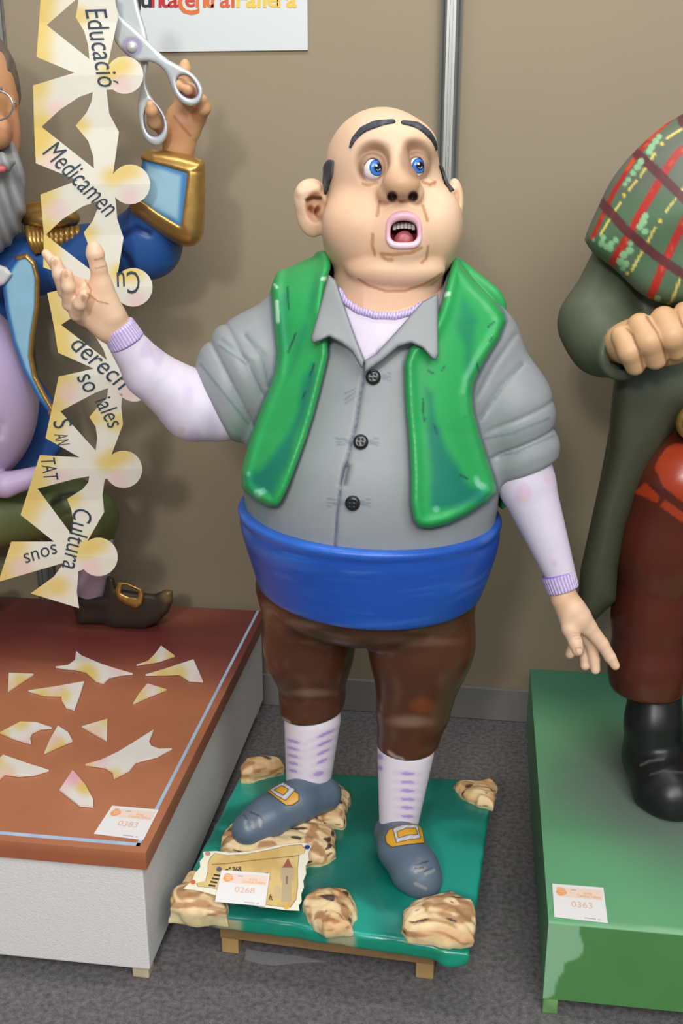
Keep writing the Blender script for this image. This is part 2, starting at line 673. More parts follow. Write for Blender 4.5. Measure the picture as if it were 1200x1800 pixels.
def c_slab(v):
    P = f32(v)
    c = mixc(flat(len(v), (14, 118, 103)), sstep(-0.4, 0.7, nz(P, 26, 6)) * 0.95, (36, 164, 146))
    c = mixc(c, sstep(0.6, 1.3, nz(P, 42, 16)) * 0.6, (66, 178, 160))
    c = mixc(c, sstep(0.4, 1.1, nz(P, 14, 19)) * 0.6, (8, 92, 82))
    s = (v[:, 2] < SZ - 0.008) & (v[:, 1] < 1.75)
    c = np.where(s[:, None], np.array([18, 140, 112]), c)
    px, py, _ = proj(v)
    for x in (400, 600):
        c = mixc(c, np.where(s, 1 - sstep(18, 32, np.abs(px - x)), 0) * 0.9, (176, 164, 130))
    return c


lo, hi = np.array([-0.62, 1.5, 0.08]), np.array([0.12, 2.2, 0.17])
sculpt('slab', f_slab, lo, hi, 0.0045, m_teal, bs, c_slab)
m_wood = M('pallet_wood', (150, 118, 78), rough=0.65, var=0.15, vscale=14, stretch=(1, 8, 8), bump=0.1, bscale=30)
m_woodl = M('pale_wood', (186, 152, 100), rough=0.65, var=0.14, vscale=20)
A, Bp = KZ(392, 1675, 0.0), KZ(750, 1722, 0.0)
ang = math.atan2(Bp[1] - A[1], Bp[0] - A[0])


def rbox(o, lo, hi, bev=0.002):
    v, f = box(lo, hi, bev)
    c, s = math.cos(ang), math.sin(ang)
    return np.stack([o[0] + v[:, 0] * c - v[:, 1] * s, o[1] + v[:, 0] * s + v[:, 1] * c, v[:, 2]], 1), f


L = float(np.hypot(*(Bp - A)[:2]))
for y in (0.0, 0.40):
    obj('rail', *rbox(A, (-0.005, y, 0.036), (L + 0.012, y + 0.03, SZ - 0.036)), m_wood, bs, smooth=False)
for y in (0.06, 0.30):
    for x in (0.02, L - 0.04):
        obj('cross_rail', *rbox(A, (x, y - 0.03, 0.05), (x + 0.03, y + 0.10, SZ - 0.037)), m_wood, bs, smooth=False)
for y in (0.002, 0.39):
    for x in (-0.003, L - 0.022):
        obj('foot', *rbox(A, (x, y, 0), (x + 0.034, y + 0.03, 0.037)), m_woodl, bs, smooth=False)
m_rock = M('painted_sandstone', None, rough=0.6, var=0.10, vscale=40, bump=0.25, bscale=90)


def rock(pts, h, seed, edge=0.018, z0=None, tilt=(0, 0), strip=None, over=0.0):
    q = np.array([KZ(x, y, SZ + 0.004 + (h * 0.5 if k else 0))[:2] for (x, y), k in zip(pts, [0] * len(pts))])
    ctr = q.mean(0)
    zb = SZ - 0.006 if z0 is None else z0

    def fr(P):
        d = poly(P[:, 0], P[:, 1], q) + 0.004 * nz(P, 60, seed) + 0.002 * nz(P, 160, seed + 1)
        zt = SZ + h + tilt[0] * (P[:, 0] - ctr[0]) + tilt[1] * (P[:, 1] - ctr[1]) + 0.006 * nz(P * f32([1, 1.6, 1]), 45, seed + 2) + 0.0035 * np.abs(nz(P * f32([0.6, 1.6, 1]), 110, seed + 3))
        st = np.clip(d + 0.04, 0, 1)
        return smax(smax(d, P[:, 2] - zt + st * 0.35, edge), zb - P[:, 2], 0.004) * 0.8

    def cr(v):
        P = f32(v)
        Q = (P + 0.012 * np.stack([nz(P, 30, seed + 7), nz(P, 30, seed + 8), nz(P, 30, seed + 9)], 1).astype(np.float32)) * f32([0.5, 1.3, 2.8])
        c = mixc(flat(len(v), (232, 206, 160)), sstep(-0.2, 0.9, nz(Q, 40, seed + 4)) * 0.75, (206, 162, 112))
        c = mixc(c, sstep(0.1, 0.6, nz(Q, 95, seed + 5)) * 0.6, (142, 88, 50))
        c = mixc(c, sstep(0.68, 0.92, nz(Q, 120, seed + 6)) * 0.85, (56, 38, 32))
        c = mixc(c, 1 - sstep(SZ + 0.001, SZ + 0.010, v[:, 2]), (206, 192, 148))
        return c
    lo = np.array([q[:, 0].min() - 0.03, q[:, 1].min() - 0.03, zb - 0.01])
    hi = np.array([q[:, 0].max() + 0.03, q[:, 1].max() + 0.03, SZ + h + 0.05])
    return sculpt('rock', fr, lo, hi, 0.0028, m_rock, bs, cr)


# outlines where each rock meets the slab
rock([(422, 1362), (432, 1350), (498, 1350), (500, 1358), (468, 1366), (446, 1374), (424, 1374)], 0.046, 21)
rock([(797, 1382), (862, 1374), (872, 1384), (868, 1422), (838, 1417), (812, 1402)], 0.028, 22)
rock([(385, 1508), (394, 1474), (420, 1446), (470, 1434), (540, 1396), (590, 1384), (616, 1402), (610, 1432), (603, 1456), (572, 1456),
      (590, 1474), (590, 1506), (566, 1520), (520, 1530), (470, 1528)], 0.040, 23)
rock([(294, 1604), (306, 1572), (332, 1540), (366, 1542), (376, 1574), (402, 1594), (402, 1614), (350, 1610)], 0.034, 24, z0=SZ - 0.022)
rock([(532, 1592), (548, 1570), (580, 1562), (612, 1572), (628, 1600), (622, 1640), (572, 1644), (548, 1628)], 0.030, 25)
rock([(706, 1636), (712, 1612), (720, 1594), (744, 1584), (790, 1578), (830, 1598), (836, 1616), (832, 1660), (790, 1664), (716, 1652)], 0.038, 26, z0=SZ - 0.006)

# ------------------------------------------------------------------ main figure
YT = 1.92
m_skin = M('painted_skin', None, rough=0.5, var=0.03, vscale=18, bump=0.05, bscale=120)
m_fab = M('painted_cloth', None, rough=0.5, var=0.03, vscale=25, bump=0.05, bscale=70)
m_vest = M('green_vest_paint', None, rough=0.45, var=0.06, vscale=16, bump=0.05, bscale=50)
m_sash = M('blue_sash_paint', None, rough=0.36, var=0.05, vscale=10, stretch=(3, 3, 14), bump=0.06, bscale=20)
m_brown = M('brown_breeches_paint', None, rough=0.28, var=0.06, vscale=12, bump=0.05, bscale=60)
m_shoe = M('shoe_paint', None, rough=0.4, var=0.06, vscale=30)
m_dark = M('black_glossy', None, rough=0.3, var=0.1, vscale=60, bump=0.1, bscale=150)
fig = empty('painted_figure', (-0.24, YT, SZ), 'bald startled painted figure in green vest and blue sash, arms spread', 'statue')

HC = K(690, 370, YT - 0.02)
HS = mm(HC)
_d = ray(690, 370)
_d = _d / np.linalg.norm(_d)                   # the head is laid out square to the line of sight through it
HU = np.cross(RT, _d)
HU /= np.linalg.norm(HU)
HR = np.cross(_d, HU)
HCR = np.stack([HR, HU, -_d])
CR32, HC32 = f32(HCR), f32(HC)


def hq(P):
    return ((P - HC32) @ CR32.T) / HS


def hp(x, y, z):                               # head-local pixel units -> world
    return HC + (HR * x + HU * y - _d * z) * HS


def hp_px(px, py, z):
    return hp(px - 690, 370 - py, z)


def E(q, c, r):
    return ell(q, c, r)


def RC(q, a, b, ra, rb):
    return rc(q, a, b, ra, rb)


EYES = [((-33, 68, 76), 20.5, (656, 305, 14.5, 18.0)), ((38, 71, 70), 19.0, (728, 301, 13.0, 16.5))]


def head_core(q):
    d = smin(E(q, (-20, 74, -18), (99, 98, 112)), E(q, (-1, -38, -8), (124, 108, 112)), 45)
    d = smin(d, E(q, (-62, -22, 48), (58, 56, 52)), 22)
    d = smin(d, E(q, (78, -18, 40), (40, 56, 50)), 22)
    d = smin(d, E(q, (18, -40, 72), (52, 60, 48)), 20)
    d = smin(d, E(q, (6, -98, 52), (86, 34, 56)), 10)
    d = smin(d, E(q, (2, 110, 40), (68, 38, 52)), 30)
    return d


def head_q(q):
    d = head_core(q)
    d = smin(d, RC(q, (-6, -112, -14), (-20, -205, -26), 98, 96), 7)
    for (cx, cy, cz), r, _ in EYES:            # eye sockets
        d = smax(d, -E(q, (cx - 1, cy + 8, cz + 26), (31, 31, 26)), 12)
    # nose
    n = RC(q, (9, 92, 84), (13, 54, 106), 15, 22)
    n = smin(n, E(q, (13, 42, 116), (31, 25, 30)), 14)
    n = smin(n, E(q, (-10, 28, 102), (16, 16, 22)), 8)
    n = smin(n, E(q, (37, 28, 98), (15, 17, 22)), 8)
    d = smin(d, n, 9)
    for x, z in ((-1, 122), (33, 119)):
        d = smax(d, -E(q, (x, 21, z), (8, 8.5, 17)), 4)
    # eyelids
    for (cx, cy, cz), r, (ex, ey, rx, ry) in EYES:
        lid = E(q, (cx, cy, cz), (r + 4.5, r + 4.5, r + 4.5))
        op = (np.sqrt(((q[:, 0] - (ex - 690)) / rx) ** 2 + ((q[:, 1] - (370 - ey)) / ry) ** 2) - 1) * min(rx, ry)
        lid = smax(lid, -np.maximum(op, -(q[:, 2] - cz - 3)), 1.5)
        d = smin(d, lid, 5)
    # bags under the eyes
    d = smin(d, E(q, (-36, 42, 76), (22, 6, 8)), 8)
    d = smin(d, E(q, (52, 45, 62), (18, 6, 8)), 8)
    # mouth
    d = smax(d, -E(q, (19, -36, 112), (27, 21, 52)), 4)
    # ears
    ear = E(q, (-141, 4, -8), (31, 50, 20))
    ear = smin(ear, E(q, (-150, 22, -2), (24, 30, 17)), 8)
    ear = smax(ear, -E(q, (-134, 4, 16), (18, 27, 17)), 6)
    ear = smin(ear, E(q, (-126, -2, 2), (10, 12, 10)), 6)
    ear = smin(ear, RC(q, (-160, 30, 8), (-132, 38, 6), 8, 7), 6)
    d = smin(d, ear, 7)
    ear = E(q, (108, 11, -30), (18, 44, 20))
    ear = smax(ear, -E(q, (112, 16, -10), (7, 20, 12)), 5)
    d = smin(d, ear, 7)
    return d


def f_head(P):
    return head_q(hq(P)) * HS


def f_head_smooth(P):
    return head_core(hq(P)) * HS


SKIN = (230, 193, 162)


def c_head(v):
    P = f32(v)
    q = hq(P)
    x, y, z = q[:, 0] + 690, 370 - q[:, 1], q[:, 2]
    c = flat(len(v), SKIN)
    c = mixc(c, 0.35 * sstep(0.2, 1.0, nz(P, 14, 31)), (218, 170, 132))
    fr = z > 20
    for (cx, cy, cz), r, (ex, ey, rx, ry) in EYES:      # brown airbrushed sockets and dark lid outline
        s = np.hypot((x - ex + 1) / 33, (y - ey + 13) / 37)
        c = mixc(c, np.where(fr, 1 - sstep(0.65, 1.05, s), 0) * 0.62, (122, 92, 68))
        op = np.hypot((x - ex) / rx, (y - ey) / ry)
        c = mixc(c, np.where(fr, 1 - sstep(1.0, 1.22, op), 0) * 0.7, (150, 110, 104))
    c = mixc(c, np.where(z > 92, 1 - sstep(0.5, 1.1, np.hypot((x - 703) / 42, (y - 330) / 32)), 0) * 0.45, (176, 132, 96))
    for nx in (689, 723):
        c = mixc(c, np.where(fr, 1 - sstep(0.7, 1.25, np.hypot((x - nx) / 8.5, (y - 348) / 8.5)), 0), (66, 36, 26))
    ins = E(q, (19, -36, 112), (29, 23, 54))
    c = mixc(c, 1 - sstep(-1, 2, ins), (132, 44, 46))
    BR = (158, 98, 52)
    for pts, w in ((((668, 356), (664, 378)), 1.5), (((740, 362), (748, 386)), 1.5), (((657, 408), (656, 425), (661, 442)), 1.5),
                   (((750, 428), (748, 448), (740, 455)), 1.3), (((672, 440), (690, 441), (722, 438), (738, 430)), 2.0),
                   (((674, 446), (682, 450), (690, 450)), 1.6), (((640, 327), (650, 330), (664, 325)), 1.2), (((740, 324), (752, 328), (762, 323)), 1.2),
                   (((633, 483), (650, 494), (680, 503), (712, 503), (745, 492), (775, 474)), 1.3)):
        c = mixc(c, np.where(fr, 1 - sstep(w, w + 2.2, line(x, y, pts)), 0) * 0.55, BR)
    ed = E(q, (-134, 4, 16), (19, 28, 18))
    c = mixc(c, (1 - sstep(-1, 3, ed)) * 0.45, (150, 98, 66))
    c = mixc(c, np.where(z > -40, 1 - sstep(2, 8, line(x, y, [(546, 366), (552, 372), (559, 367)])), 0), (112, 58, 26))
    c = mixc(c, np.where(z > -40, 1 - sstep(1.5, 5, line(x, y, [(540, 352), (550, 348), (563, 349)])), 0) * 0.9, (80, 44, 26))
    c = mixc(c, np.where((x < 640) & (y > 400), sstep(0, 40, 0.6 * y - 0.5 * (x - 565) - 245), 0) * 0.25, (178, 134, 110))
    return c


LH = dict(wrist=(203, 582, 1.80))
def f_hand_r(P):                               # raised hand, palm to the viewer
    d = chain(P, [(216, 598, 1.81, 27), (196, 568, 1.80, 29), (168, 528, 1.785, 32)], 0.01)
    d = smin(d, chain(P, [(196, 552, 1.785, 22), (178, 502, 1.775, 19)]), 0.014)
    d = smin(d, chain(P, [(185, 578, 1.79, 20), (148, 552, 1.78, 17)]), 0.014)
    g = chain(P, [(178, 502, 1.775, 17), (173, 470, 1.765, 14.5), (167, 446, 1.76, 15.5), (165, 437, 1.76, 13)], 0.004)
    d = smin(d, g, 0.010)
    for pts in ([(156, 508, 1.79, 15), (122, 494, 1.765, 12), (98, 466, 1.755, 10.5), (81, 446, 1.755, 8)],
                [(148, 526, 1.785, 15), (114, 512, 1.75, 12.5), (104, 482, 1.735, 12), (98, 460, 1.735, 10)],
                [(142, 543, 1.78, 15), (122, 534, 1.745, 12.5), (120, 504, 1.725, 12), (118, 483, 1.725, 10.5)],
                [(146, 558, 1.775, 14), (134, 552, 1.75, 12), (140, 534, 1.73, 11.5), (148, 518, 1.725, 9.5)]):
        d = smin(d, chain(P, pts, 0.003), 0.006)
    return d


def c_hand_r(v):
    x, y, w = proj(v)
    c = flat(len(v), SKIN)
    c = mixc(c, 0.4 * sstep(0.2, 1.0, nz(f32(v), 40, 33)), (218, 164, 128))
    for pts in ([(150, 493), (160, 510), (157, 525)], [(152, 515), (172, 530), (190, 534)], [(166, 457), (180, 454)], [(168, 472), (186, 468)]):
        c = mixc(c, (1 - sstep(0.6, 2.2, line(x, y, pts))) * 0.6, (168, 108, 76))
    for nx, ny in ((97, 462), (116, 482), (146, 524)):
        s = np.hypot((x - nx) / 4.0, (y - ny) / 6.5)
        c = mixc(c, (1 - sstep(0.8, 1.3, s)) * 0.6, (172, 122, 92))
    return c


def f_hand_l(P):                               # lowered hand
    d = chain(P, [(984, 1022, 1.87, 22), (991, 1052, 1.865, 22), (1012, 1085, 1.86, 24)], 0.01)
    d = smin(d, chain(P, [(1006, 1072, 1.86, 22), (1032, 1102, 1.862, 16)]), 0.012)
    d = smin(d, chain(P, [(996, 1072, 1.86, 19), (1002, 1105, 1.845, 15), (1011, 1130, 1.835, 11.5), (1015, 1143, 1.83, 10.5)], 0.006), 0.008)
    for pts in ([(1030, 1098, 1.862, 15), (1058, 1132, 1.862, 11.5), (1072, 1155, 1.86, 10), (1081, 1170, 1.858, 8)],
                [(1024, 1104, 1.875, 14), (1040, 1136, 1.88, 11), (1044, 1160, 1.875, 10), (1046, 1177, 1.868, 8.5)],
                [(1016, 1108, 1.885, 13), (1028, 1138, 1.892, 10.5), (1029, 1156, 1.885, 10), (1028, 1170, 1.878, 8.5)],
                [(1008, 1106, 1.89, 12), (1008, 1130, 1.90, 9.5), (1003, 1146, 1.895, 8.5), (1001, 1150, 1.89, 8)]):
        d = smin(d, chain(P, pts, 0.003), 0.005)
    return d


def c_hand_l(v):
    x, y, w = proj(v)
    c = flat(len(v), SKIN)
    c = mixc(c, 0.4 * sstep(0.2, 1.0, nz(f32(v), 40, 34)), (216, 166, 128))
    nail = poly(x, y, [(1012, 1139), (1020, 1138), (1025, 1143), (1024, 1152), (1016, 1153), (1012, 1146)])
    near = (w < np.median(w))
    c = mixc(c, np.where(near, 1 - sstep(0.3, 1.8, np.abs(nail)), 0) * 0.55, (170, 118, 88))
    for pts in ([(1008, 1113), (1020, 1113)], [(1009, 1118), (1021, 1117)], [(1010, 1123), (1021, 1122)]):
        c = mixc(c, np.where(near, 1 - sstep(0.4, 1.6, line(x, y, pts)), 0) * 0.4, (172, 120, 90))
    return c


def T_(P):                                     # the clothed trunk
    d = ell(P, K(652, 850, YT), (0.243, 0.232, 0.27))
    d = smin(d, ell(P, K(682, 650, YT + 0.005), (0.205, 0.175, 0.215)), 0.07)
    d = smin(d, ell(P, K(650, 965, YT), (0.225, 0.215, 0.15)), 0.05)
    d = smin(d, chain(P, [(545, 560, YT, 68), (690, 560, YT + 0.01, 78), (835, 598, YT, 66)], 0.02), 0.05)
    return d


def f_core(P):
    d = T_(P) + 0.03
    return d


arm_l_core = [(505, 590, YT, 40), (380, 712, 1.89, 40), (340, 712, 1.87, 36), (262, 655, 1.835, 26), (205, 582, 1.805, 22)]
arm_r_core = [(875, 625, YT, 40), (920, 815, 1.91, 36), (948, 920, 1.89, 26), (986, 1030, 1.868, 20)]
leg_l_core = [(535, 1040, 1.95, 50), (548, 1215, 1.955, 36), (541, 1370, 1.94, 28)]
leg_r_core = [(735, 1040, 1.92, 50), (727, 1240, 1.885, 38), (704, 1435, 1.85, 28)]


def bounds(pts, pad=0.03):
    p = np.array([K(*q[:3]) for q in pts])
    r = max(q[3] for q in pts) * mm(p.mean(0)) + pad
    return p.min(0) - r, p.max(0) + r


def tri_merge(parts):
    V, Q, C, n = [], [], [], 0
    for v, q, c in parts:
        V.append(v)
        Q.append(q + n)
        C.append(c)
        n += len(v)
    return np.concatenate(V), np.concatenate(Q), np.concatenate(C)


def span(pts, pad=0.012):
    p = np.array([K(*q) for q in pts])
    return p.min(0) - pad, p.max(0) + pad


f_hand_r_pts = [(55, y, Y) for y in (415, 640) for Y in (1.69, 1.85)] + [(255, y, Y) for y in (415, 640) for Y in (1.69, 1.85)]
f_hand_l_pts = [(x, y, Y) for x in (950, 1100) for y in (1000, 1200) for Y in (1.80, 1.93)]
parts = []
v, q = mesh(f_head, HC - 0.27, HC + 0.27, 0.0026)
parts.append((v, q, c_head(v)))
v, q = mesh(f_hand_r, *span(f_hand_r_pts), 0.0021)
parts.append((v, q, c_hand_r(v)))
v, q = mesh(f_hand_l, *span(f_hand_l_pts), 0.0019)
parts.append((v, q, c_hand_l(v)))


def f_rest(P):
    d = f_core(P)
    for a in (arm_l_core, arm_r_core, leg_l_core, leg_r_core):
        d = smin(d, chain(P, a, 0.01), 0.03)
    return d


v, q = mesh(f_rest, np.array([-0.75, 1.6, 0.15]), np.array([0.4, 2.25, 1.35]), 0.012)
parts.append((v, q, flat(len(v), SKIN)))
v, q, c = tri_merge(parts)
body = obj('body', v, q, m_skin, fig, col=c)


def eyeball(ctr, r, gaze, up=(0, 0, 1), n=72):
    g = np.asarray(gaze, float)
    g /= np.linalg.norm(g)
    u = np.cross(up, g)
    u /= np.linalg.norm(u)
    w = np.cross(g, u)
    V, Fs, C = [], [], []
    m = 60
    for i in range(n + 1):
        a = math.pi * i / n
        for j in range(m):
            b = 2 * math.pi * j / m
            V.append(ctr + r * (math.cos(a) * g + math.sin(a) * (math.cos(b) * u + math.sin(b) * w)))
            deg = math.degrees(a)
            lx, ly = deg * math.cos(b), deg * math.sin(b)
            if math.hypot(lx + 8, ly - 9) < 5:
                col = (255, 255, 255)
            elif 10 < math.hypot(lx, ly) < 14 and -130 < math.degrees(math.atan2(ly, lx)) < -20:
                col = (232, 236, 240)
            elif deg < 19:
                col = (14, 14, 18)
            elif deg < 36:
                col = (66, 132, 212) if deg > 24 else (40, 92, 178)
            elif deg < 41:
                col = (34, 76, 150)
            else:
                col = (240, 240, 240)
            C.append(col)
    for i in range(n):
        for j in range(m):
            k = (j + 1) % m
            Fs.append([i * m + j, i * m + k, (i + 1) * m + k, (i + 1) * m + j])
    return np.array(V), np.array(Fs), np.array(C, float)


m_eye = M('glossy_eye', None, rough=0.12)
for (cx, cy, cz), r, (ex, ey, rx, ry) in EYES:
    ce = hp(cx, cy, cz)
    gz = -_d * 1.0 + HR * (0.42 if cx < 0 else 0.36) + HU * 0.03
    v, q, c = eyeball(ce, r * HS, gz)
    obj('eye', v, q, m_eye, body, col=c, label='blue painted eye glancing sideways')
m_brow = M('charcoal_hair_paint', None, rough=0.55, var=0.25, vscale=90, bump=0.3, bscale=200)
for pts in ([(616, 258, 3), (622, 245, 5), (637, 229, 7), (660, 219, 8), (690, 214, 5)], [(709, 216, 5), (733, 221, 8), (752, 235, 7.5), (763, 251, 5), (766, 262, 3)]):
    hpnts = hit(f_head, [p[0] for p in pts], [p[1] for p in pts])

    def fb(P):
        d = None
        for i in range(len(pts) - 1):
            e = rc(P, hpnts[i], hpnts[i + 1], pts[i][2] * HS, pts[i + 1][2] * HS)
            d = e if d is None else np.minimum(d, e)
        return smax(d, f_head(P) - 0.0045, 0.003)
    sculpt('eyebrow', fb, hpnts.min(0) - 0.015, hpnts.max(0) + 0.015, 0.0018, m_brow, body,
           lambda v: mixc(flat(len(v), (52, 56, 64)), sstep(0, 1, nz(f32(v), 160, 3)) * 0.5, (104, 110, 118)), label='thick charcoal eyebrow')

HAIR = [(541, 322), (556, 302), (578, 285), (590, 288), (588, 310), (580, 330), (570, 347), (562, 330), (552, 317)]


def f_hair(P):
    q = hq(P)
    h = head_core(q) - 5 - 1.2 * nz(P, 130, 8)
    x, y, z = q[:, 0] + 690, 370 - q[:, 1], q[:, 2]
    a = smax(poly(x, y, HAIR), -(z + 60), 3)
    b = smax(smax(z + 42, np.abs(y - 335) - 52, 10), z - (y - 250) * 0.0, 4)
    c = smax(poly(x, y, [(768, 292), (800, 296), (802, 340), (786, 338), (777, 316)]), -(z + 90), 3)
    m = np.minimum(np.minimum(a, b), c)
    return smax(h, m, 5) * HS


sculpt('hair', f_hair, HC - 0.2, HC + 0.2, 0.0028, m_brow, body,
       lambda v: mixc(flat(len(v), (56, 60, 68)), sstep(-0.2, 1, nz(f32(v) * f32([3, 1, 0.6]), 90, 6)) * 0.7, (112, 120, 130)), label='dark grey hair above the ears')

lipx = [(682, 408, 3.8), (684, 393, 5), (693, 383, 7.2), (709, 379, 8), (726, 383, 7.2), (735, 393, 5), (737, 408, 3.8), (736, 421, 4.6), (728, 430, 5.4), (709, 432, 5.4),
        (691, 430, 5.4), (683, 421, 4.6)]
_l = np.array(lipx)
lipx = [tuple(r) for r in np.stack([0.5 * (2 * _l + (np.roll(_l, -1, 0) - np.roll(_l, 1, 0)) * t + (2 * np.roll(_l, 1, 0) - 5 * _l + 4 * np.roll(_l, -1, 0) - np.roll(_l, -2, 0)) * t * t
        + (3 * _l - np.roll(_l, 1, 0) - 3 * np.roll(_l, -1, 0) + np.roll(_l, -2, 0)) * t ** 3) for t in (0, 0.25, 0.5, 0.75)], 1).reshape(-1, 3)]
lp = hit(f_head_smooth, [p[0] for p in lipx], [p[1] for p in lipx])


def f_lip(P):
    d = None
    n = len(lipx)
    for i in range(n):
        j = (i + 1) % n
        e = rc(P, lp[i], lp[j], lipx[i][2] * HS, lipx[j][2] * HS)
        d = e if d is None else smin(d, e, 0.001)
    return d


sculpt('lips', f_lip, lp.min(0) - 0.02, lp.max(0) + 0.02, 0.0018, M('pink_lips', None, rough=0.35), body,
       lambda v: mixc(flat(len(v), (228, 178, 190)), sstep(410, 425, proj(v)[1]), (236, 202, 212)), label='pale pink lips of the open mouth')
m_tooth = M('tooth_paint', (214, 208, 204), rough=0.3)
teeth = [rbx for rbx in []]
tv = []
for i in range(6):
    x = 693 + i * 6.4
    ctr = hp_px(x, 394 + 0.35 * (i - 2.5) ** 2, 93)
    bx = box((-3.0, -5.5, -4), (3.0, 5.5, 4), 1.4)
    tv.append((np.array([ctr + (HR * p[0] + HU * p[1] - _d * p[2]) * HS for p in bx[0]]), bx[1]))
obj('teeth', *join(*tv), m_tooth, body, smooth=True, label='row of small upper teeth')
tg = hp_px(710, 418, 84)
sculpt('tongue', lambda P: ell(P, tg, (17 * HS, 16 * HS, 8 * HS), HCR) + 0.001 * nz(P, 200, 2), tg - 0.04, tg + 0.04, 0.0025,
       M('tongue_paint', (176, 92, 96), rough=0.4, var=0.2, vscale=120), body)

# ---- undershirt
def f_under(P):
    x, y, w = proj(P)
    d = chain(P, [(420, 690, 1.90, 50), (385, 714, 1.89, 60), (342, 713, 1.87, 61), (262, 656, 1.835, 43), (216, 594, 1.807, 31)], 0.012)
    dr = chain(P, [(905, 770, 1.915, 53), (925, 850, 1.905, 50), (986, 1014, 1.87, 26.5)], 0.008)
    ta = smax(T_(P) - 0.012, poly(x, y, [(590, 505), (604, 530), (630, 547), (660, 556), (695, 557), (722, 550), (746, 534), (766, 520), (700, 590), (640, 640), (606, 580)]) * 0.0011, 0.004)
    ta = smax(ta, P[:, 1] - YT, 0.01)
    return np.minimum(np.minimum(d, dr), ta)


def c_under(v):
    P = f32(v)
    x, y, w = proj(v)
    c = flat(len(v), (212, 204, 221))
    for p, r in (((330, 690), 14), ((372, 745), 20), ((345, 762), 12), ((280, 620), 10), ((255, 612), 8)):
        s = np.hypot(x - p[0], (y - p[1]) * 0.7) + 9 * nz(P, 60, 7)
        c = mixc(c, (1 - sstep(r * 0.3, r * 1.2, s)) * 0.5, (190, 172, 206))
    for p, r, k in (((920, 868), 17, (214, 184, 210)), ((923, 875), 8, (222, 196, 190)), ((975, 990), 9, (202, 178, 200)), ((320, 757), 9, (206, 182, 178)), ((963, 840), 10, (216, 190, 204))):
        s = np.hypot(x - p[0], y - p[1]) + 4 * nz(P, 70, 9)
        c = mixc(c, (1 - sstep(r * 0.6, r * 1.15, s)) * 0.75, k)
    return c


lo, hi = np.array([-0.70, 1.62, 0.55]), np.array([0.33, 2.05, 1.40])
under = sculpt('undershirt', f_under, lo, hi, 0.0042, m_fab, fig, c_under, label='lavender white undershirt with long sleeves')


def ribs(name, a, b, ra, rb, per, parent):
    a, b = np.asarray(a), np.asarray(b)
    ax = (b - a) / np.linalg.norm(b - a)
    u = np.cross(ax, [0, 1, 0.2])
    u /= np.linalg.norm(u)
    w = np.cross(ax, u)
    a32, ax32, u32, w32 = f32(a), f32(ax), f32(u), f32(w)
    Ln = float(np.linalg.norm(b - a))

    def g(P):
        p = P - a32
        t = p @ ax32
        th = np.arctan2(p @ w32, p @ u32)
        rad = np.hypot(p @ w32, p @ u32)
        r = ra + (rb - ra) * np.clip(t / Ln, 0, 1)
        return smax(rad - r - 0.0009 * np.sin(th * per), np.abs(t - Ln / 2) - Ln / 2, 0.004)

    def cc(v):
        p = f32(v) - a32
        th = np.arctan2(p @ w32, p @ u32)
        s = np.sin(th * per + 0.8 * nz(f32(v), 80, 5))
        c = mixc(flat(len(v), (176, 154, 210)), sstep(-0.1, 0.8, s), (222, 212, 234))
        t = p @ ax32 / Ln
        return mixc(c, 1 - sstep(0.02, 0.12, t), (138, 104, 190))
    r = max(ra, rb) + 0.01
    return sculpt(name, g, np.minimum(a, b) - r, np.maximum(a, b) + r, 0.002, m_fab, parent, cc, label='ribbed lilac cuff')


a, b = K(224, 603, 1.809), K(205, 573, 1.80)
ribs('cuff', a, b, 33 * mm(a), 30.5 * mm(b), 34, under)
a, b = K(980, 1006, 1.872), K(990, 1038, 1.866)
ribs('cuff', a, b, 30 * mm(a), 27.5 * mm(b), 30, under)
NB = [(596, 512), (606, 530), (630, 546), (660, 555), (695, 556), (722, 549), (742, 536)]
nbp = hit(lambda P: np.minimum(T_(P) - 0.012, f_head(P)), [p[0] for p in NB], [p[1] for p in NB])


def f_nb(P):
    d = None
    for i in range(len(NB) - 1):
        e = rc(P, nbp[i], nbp[i + 1], 0.0065, 0.0065)
        d = e if d is None else np.minimum(d, e)
    return d


def c_nb(v):
    x, y, w = proj(v)
    s = np.sin(x * 1.25 + y * 0.3)
    return mixc(flat(len(v), (168, 146, 206)), sstep(0, 0.8, s), (218, 206, 232))


sculpt('neckband', f_nb, nbp.min(0) - 0.02, nbp.max(0) + 0.02, 0.0018, m_fab, under, c_nb, label='ribbed lilac neckband')

# ---- shirt
VL = [(330, 470), (475, 487), (478, 560), (487, 640), (470, 700), (440, 770), (425, 850), (445, 878), (482, 895), (497, 878), (520, 820), (545, 750), (566, 670), (582, 600), (592, 530), (576, 466), (480, 400), (300, 400)]
VL = [(474, 486), (480, 560), (488, 640), (466, 700), (440, 765), (418, 850), (445, 878), (482, 895), (497, 878), (520, 820), (545, 750), (566, 670), (580, 610), (566, 560), (572, 500), (584, 462), (575, 430), (500, 430)]
VR = [(800, 440), (786, 492), (776, 540), (752, 590), (710, 618), (712, 700), (722, 810), (722, 910), (742, 932), (800, 918), (872, 872), (872, 850), (850, 790), (827, 705), (836, 660), (892, 572), (880, 540), (820, 480)]
VL, VR = chaikin(VL, 1), chaikin(VR, 1)
PLK = [(644, 648), (634, 690), (626, 745), (610, 810), (598, 860), (592, 905), (588, 968)]
BUT = [(656, 663), (634, 777), (620, 884)]


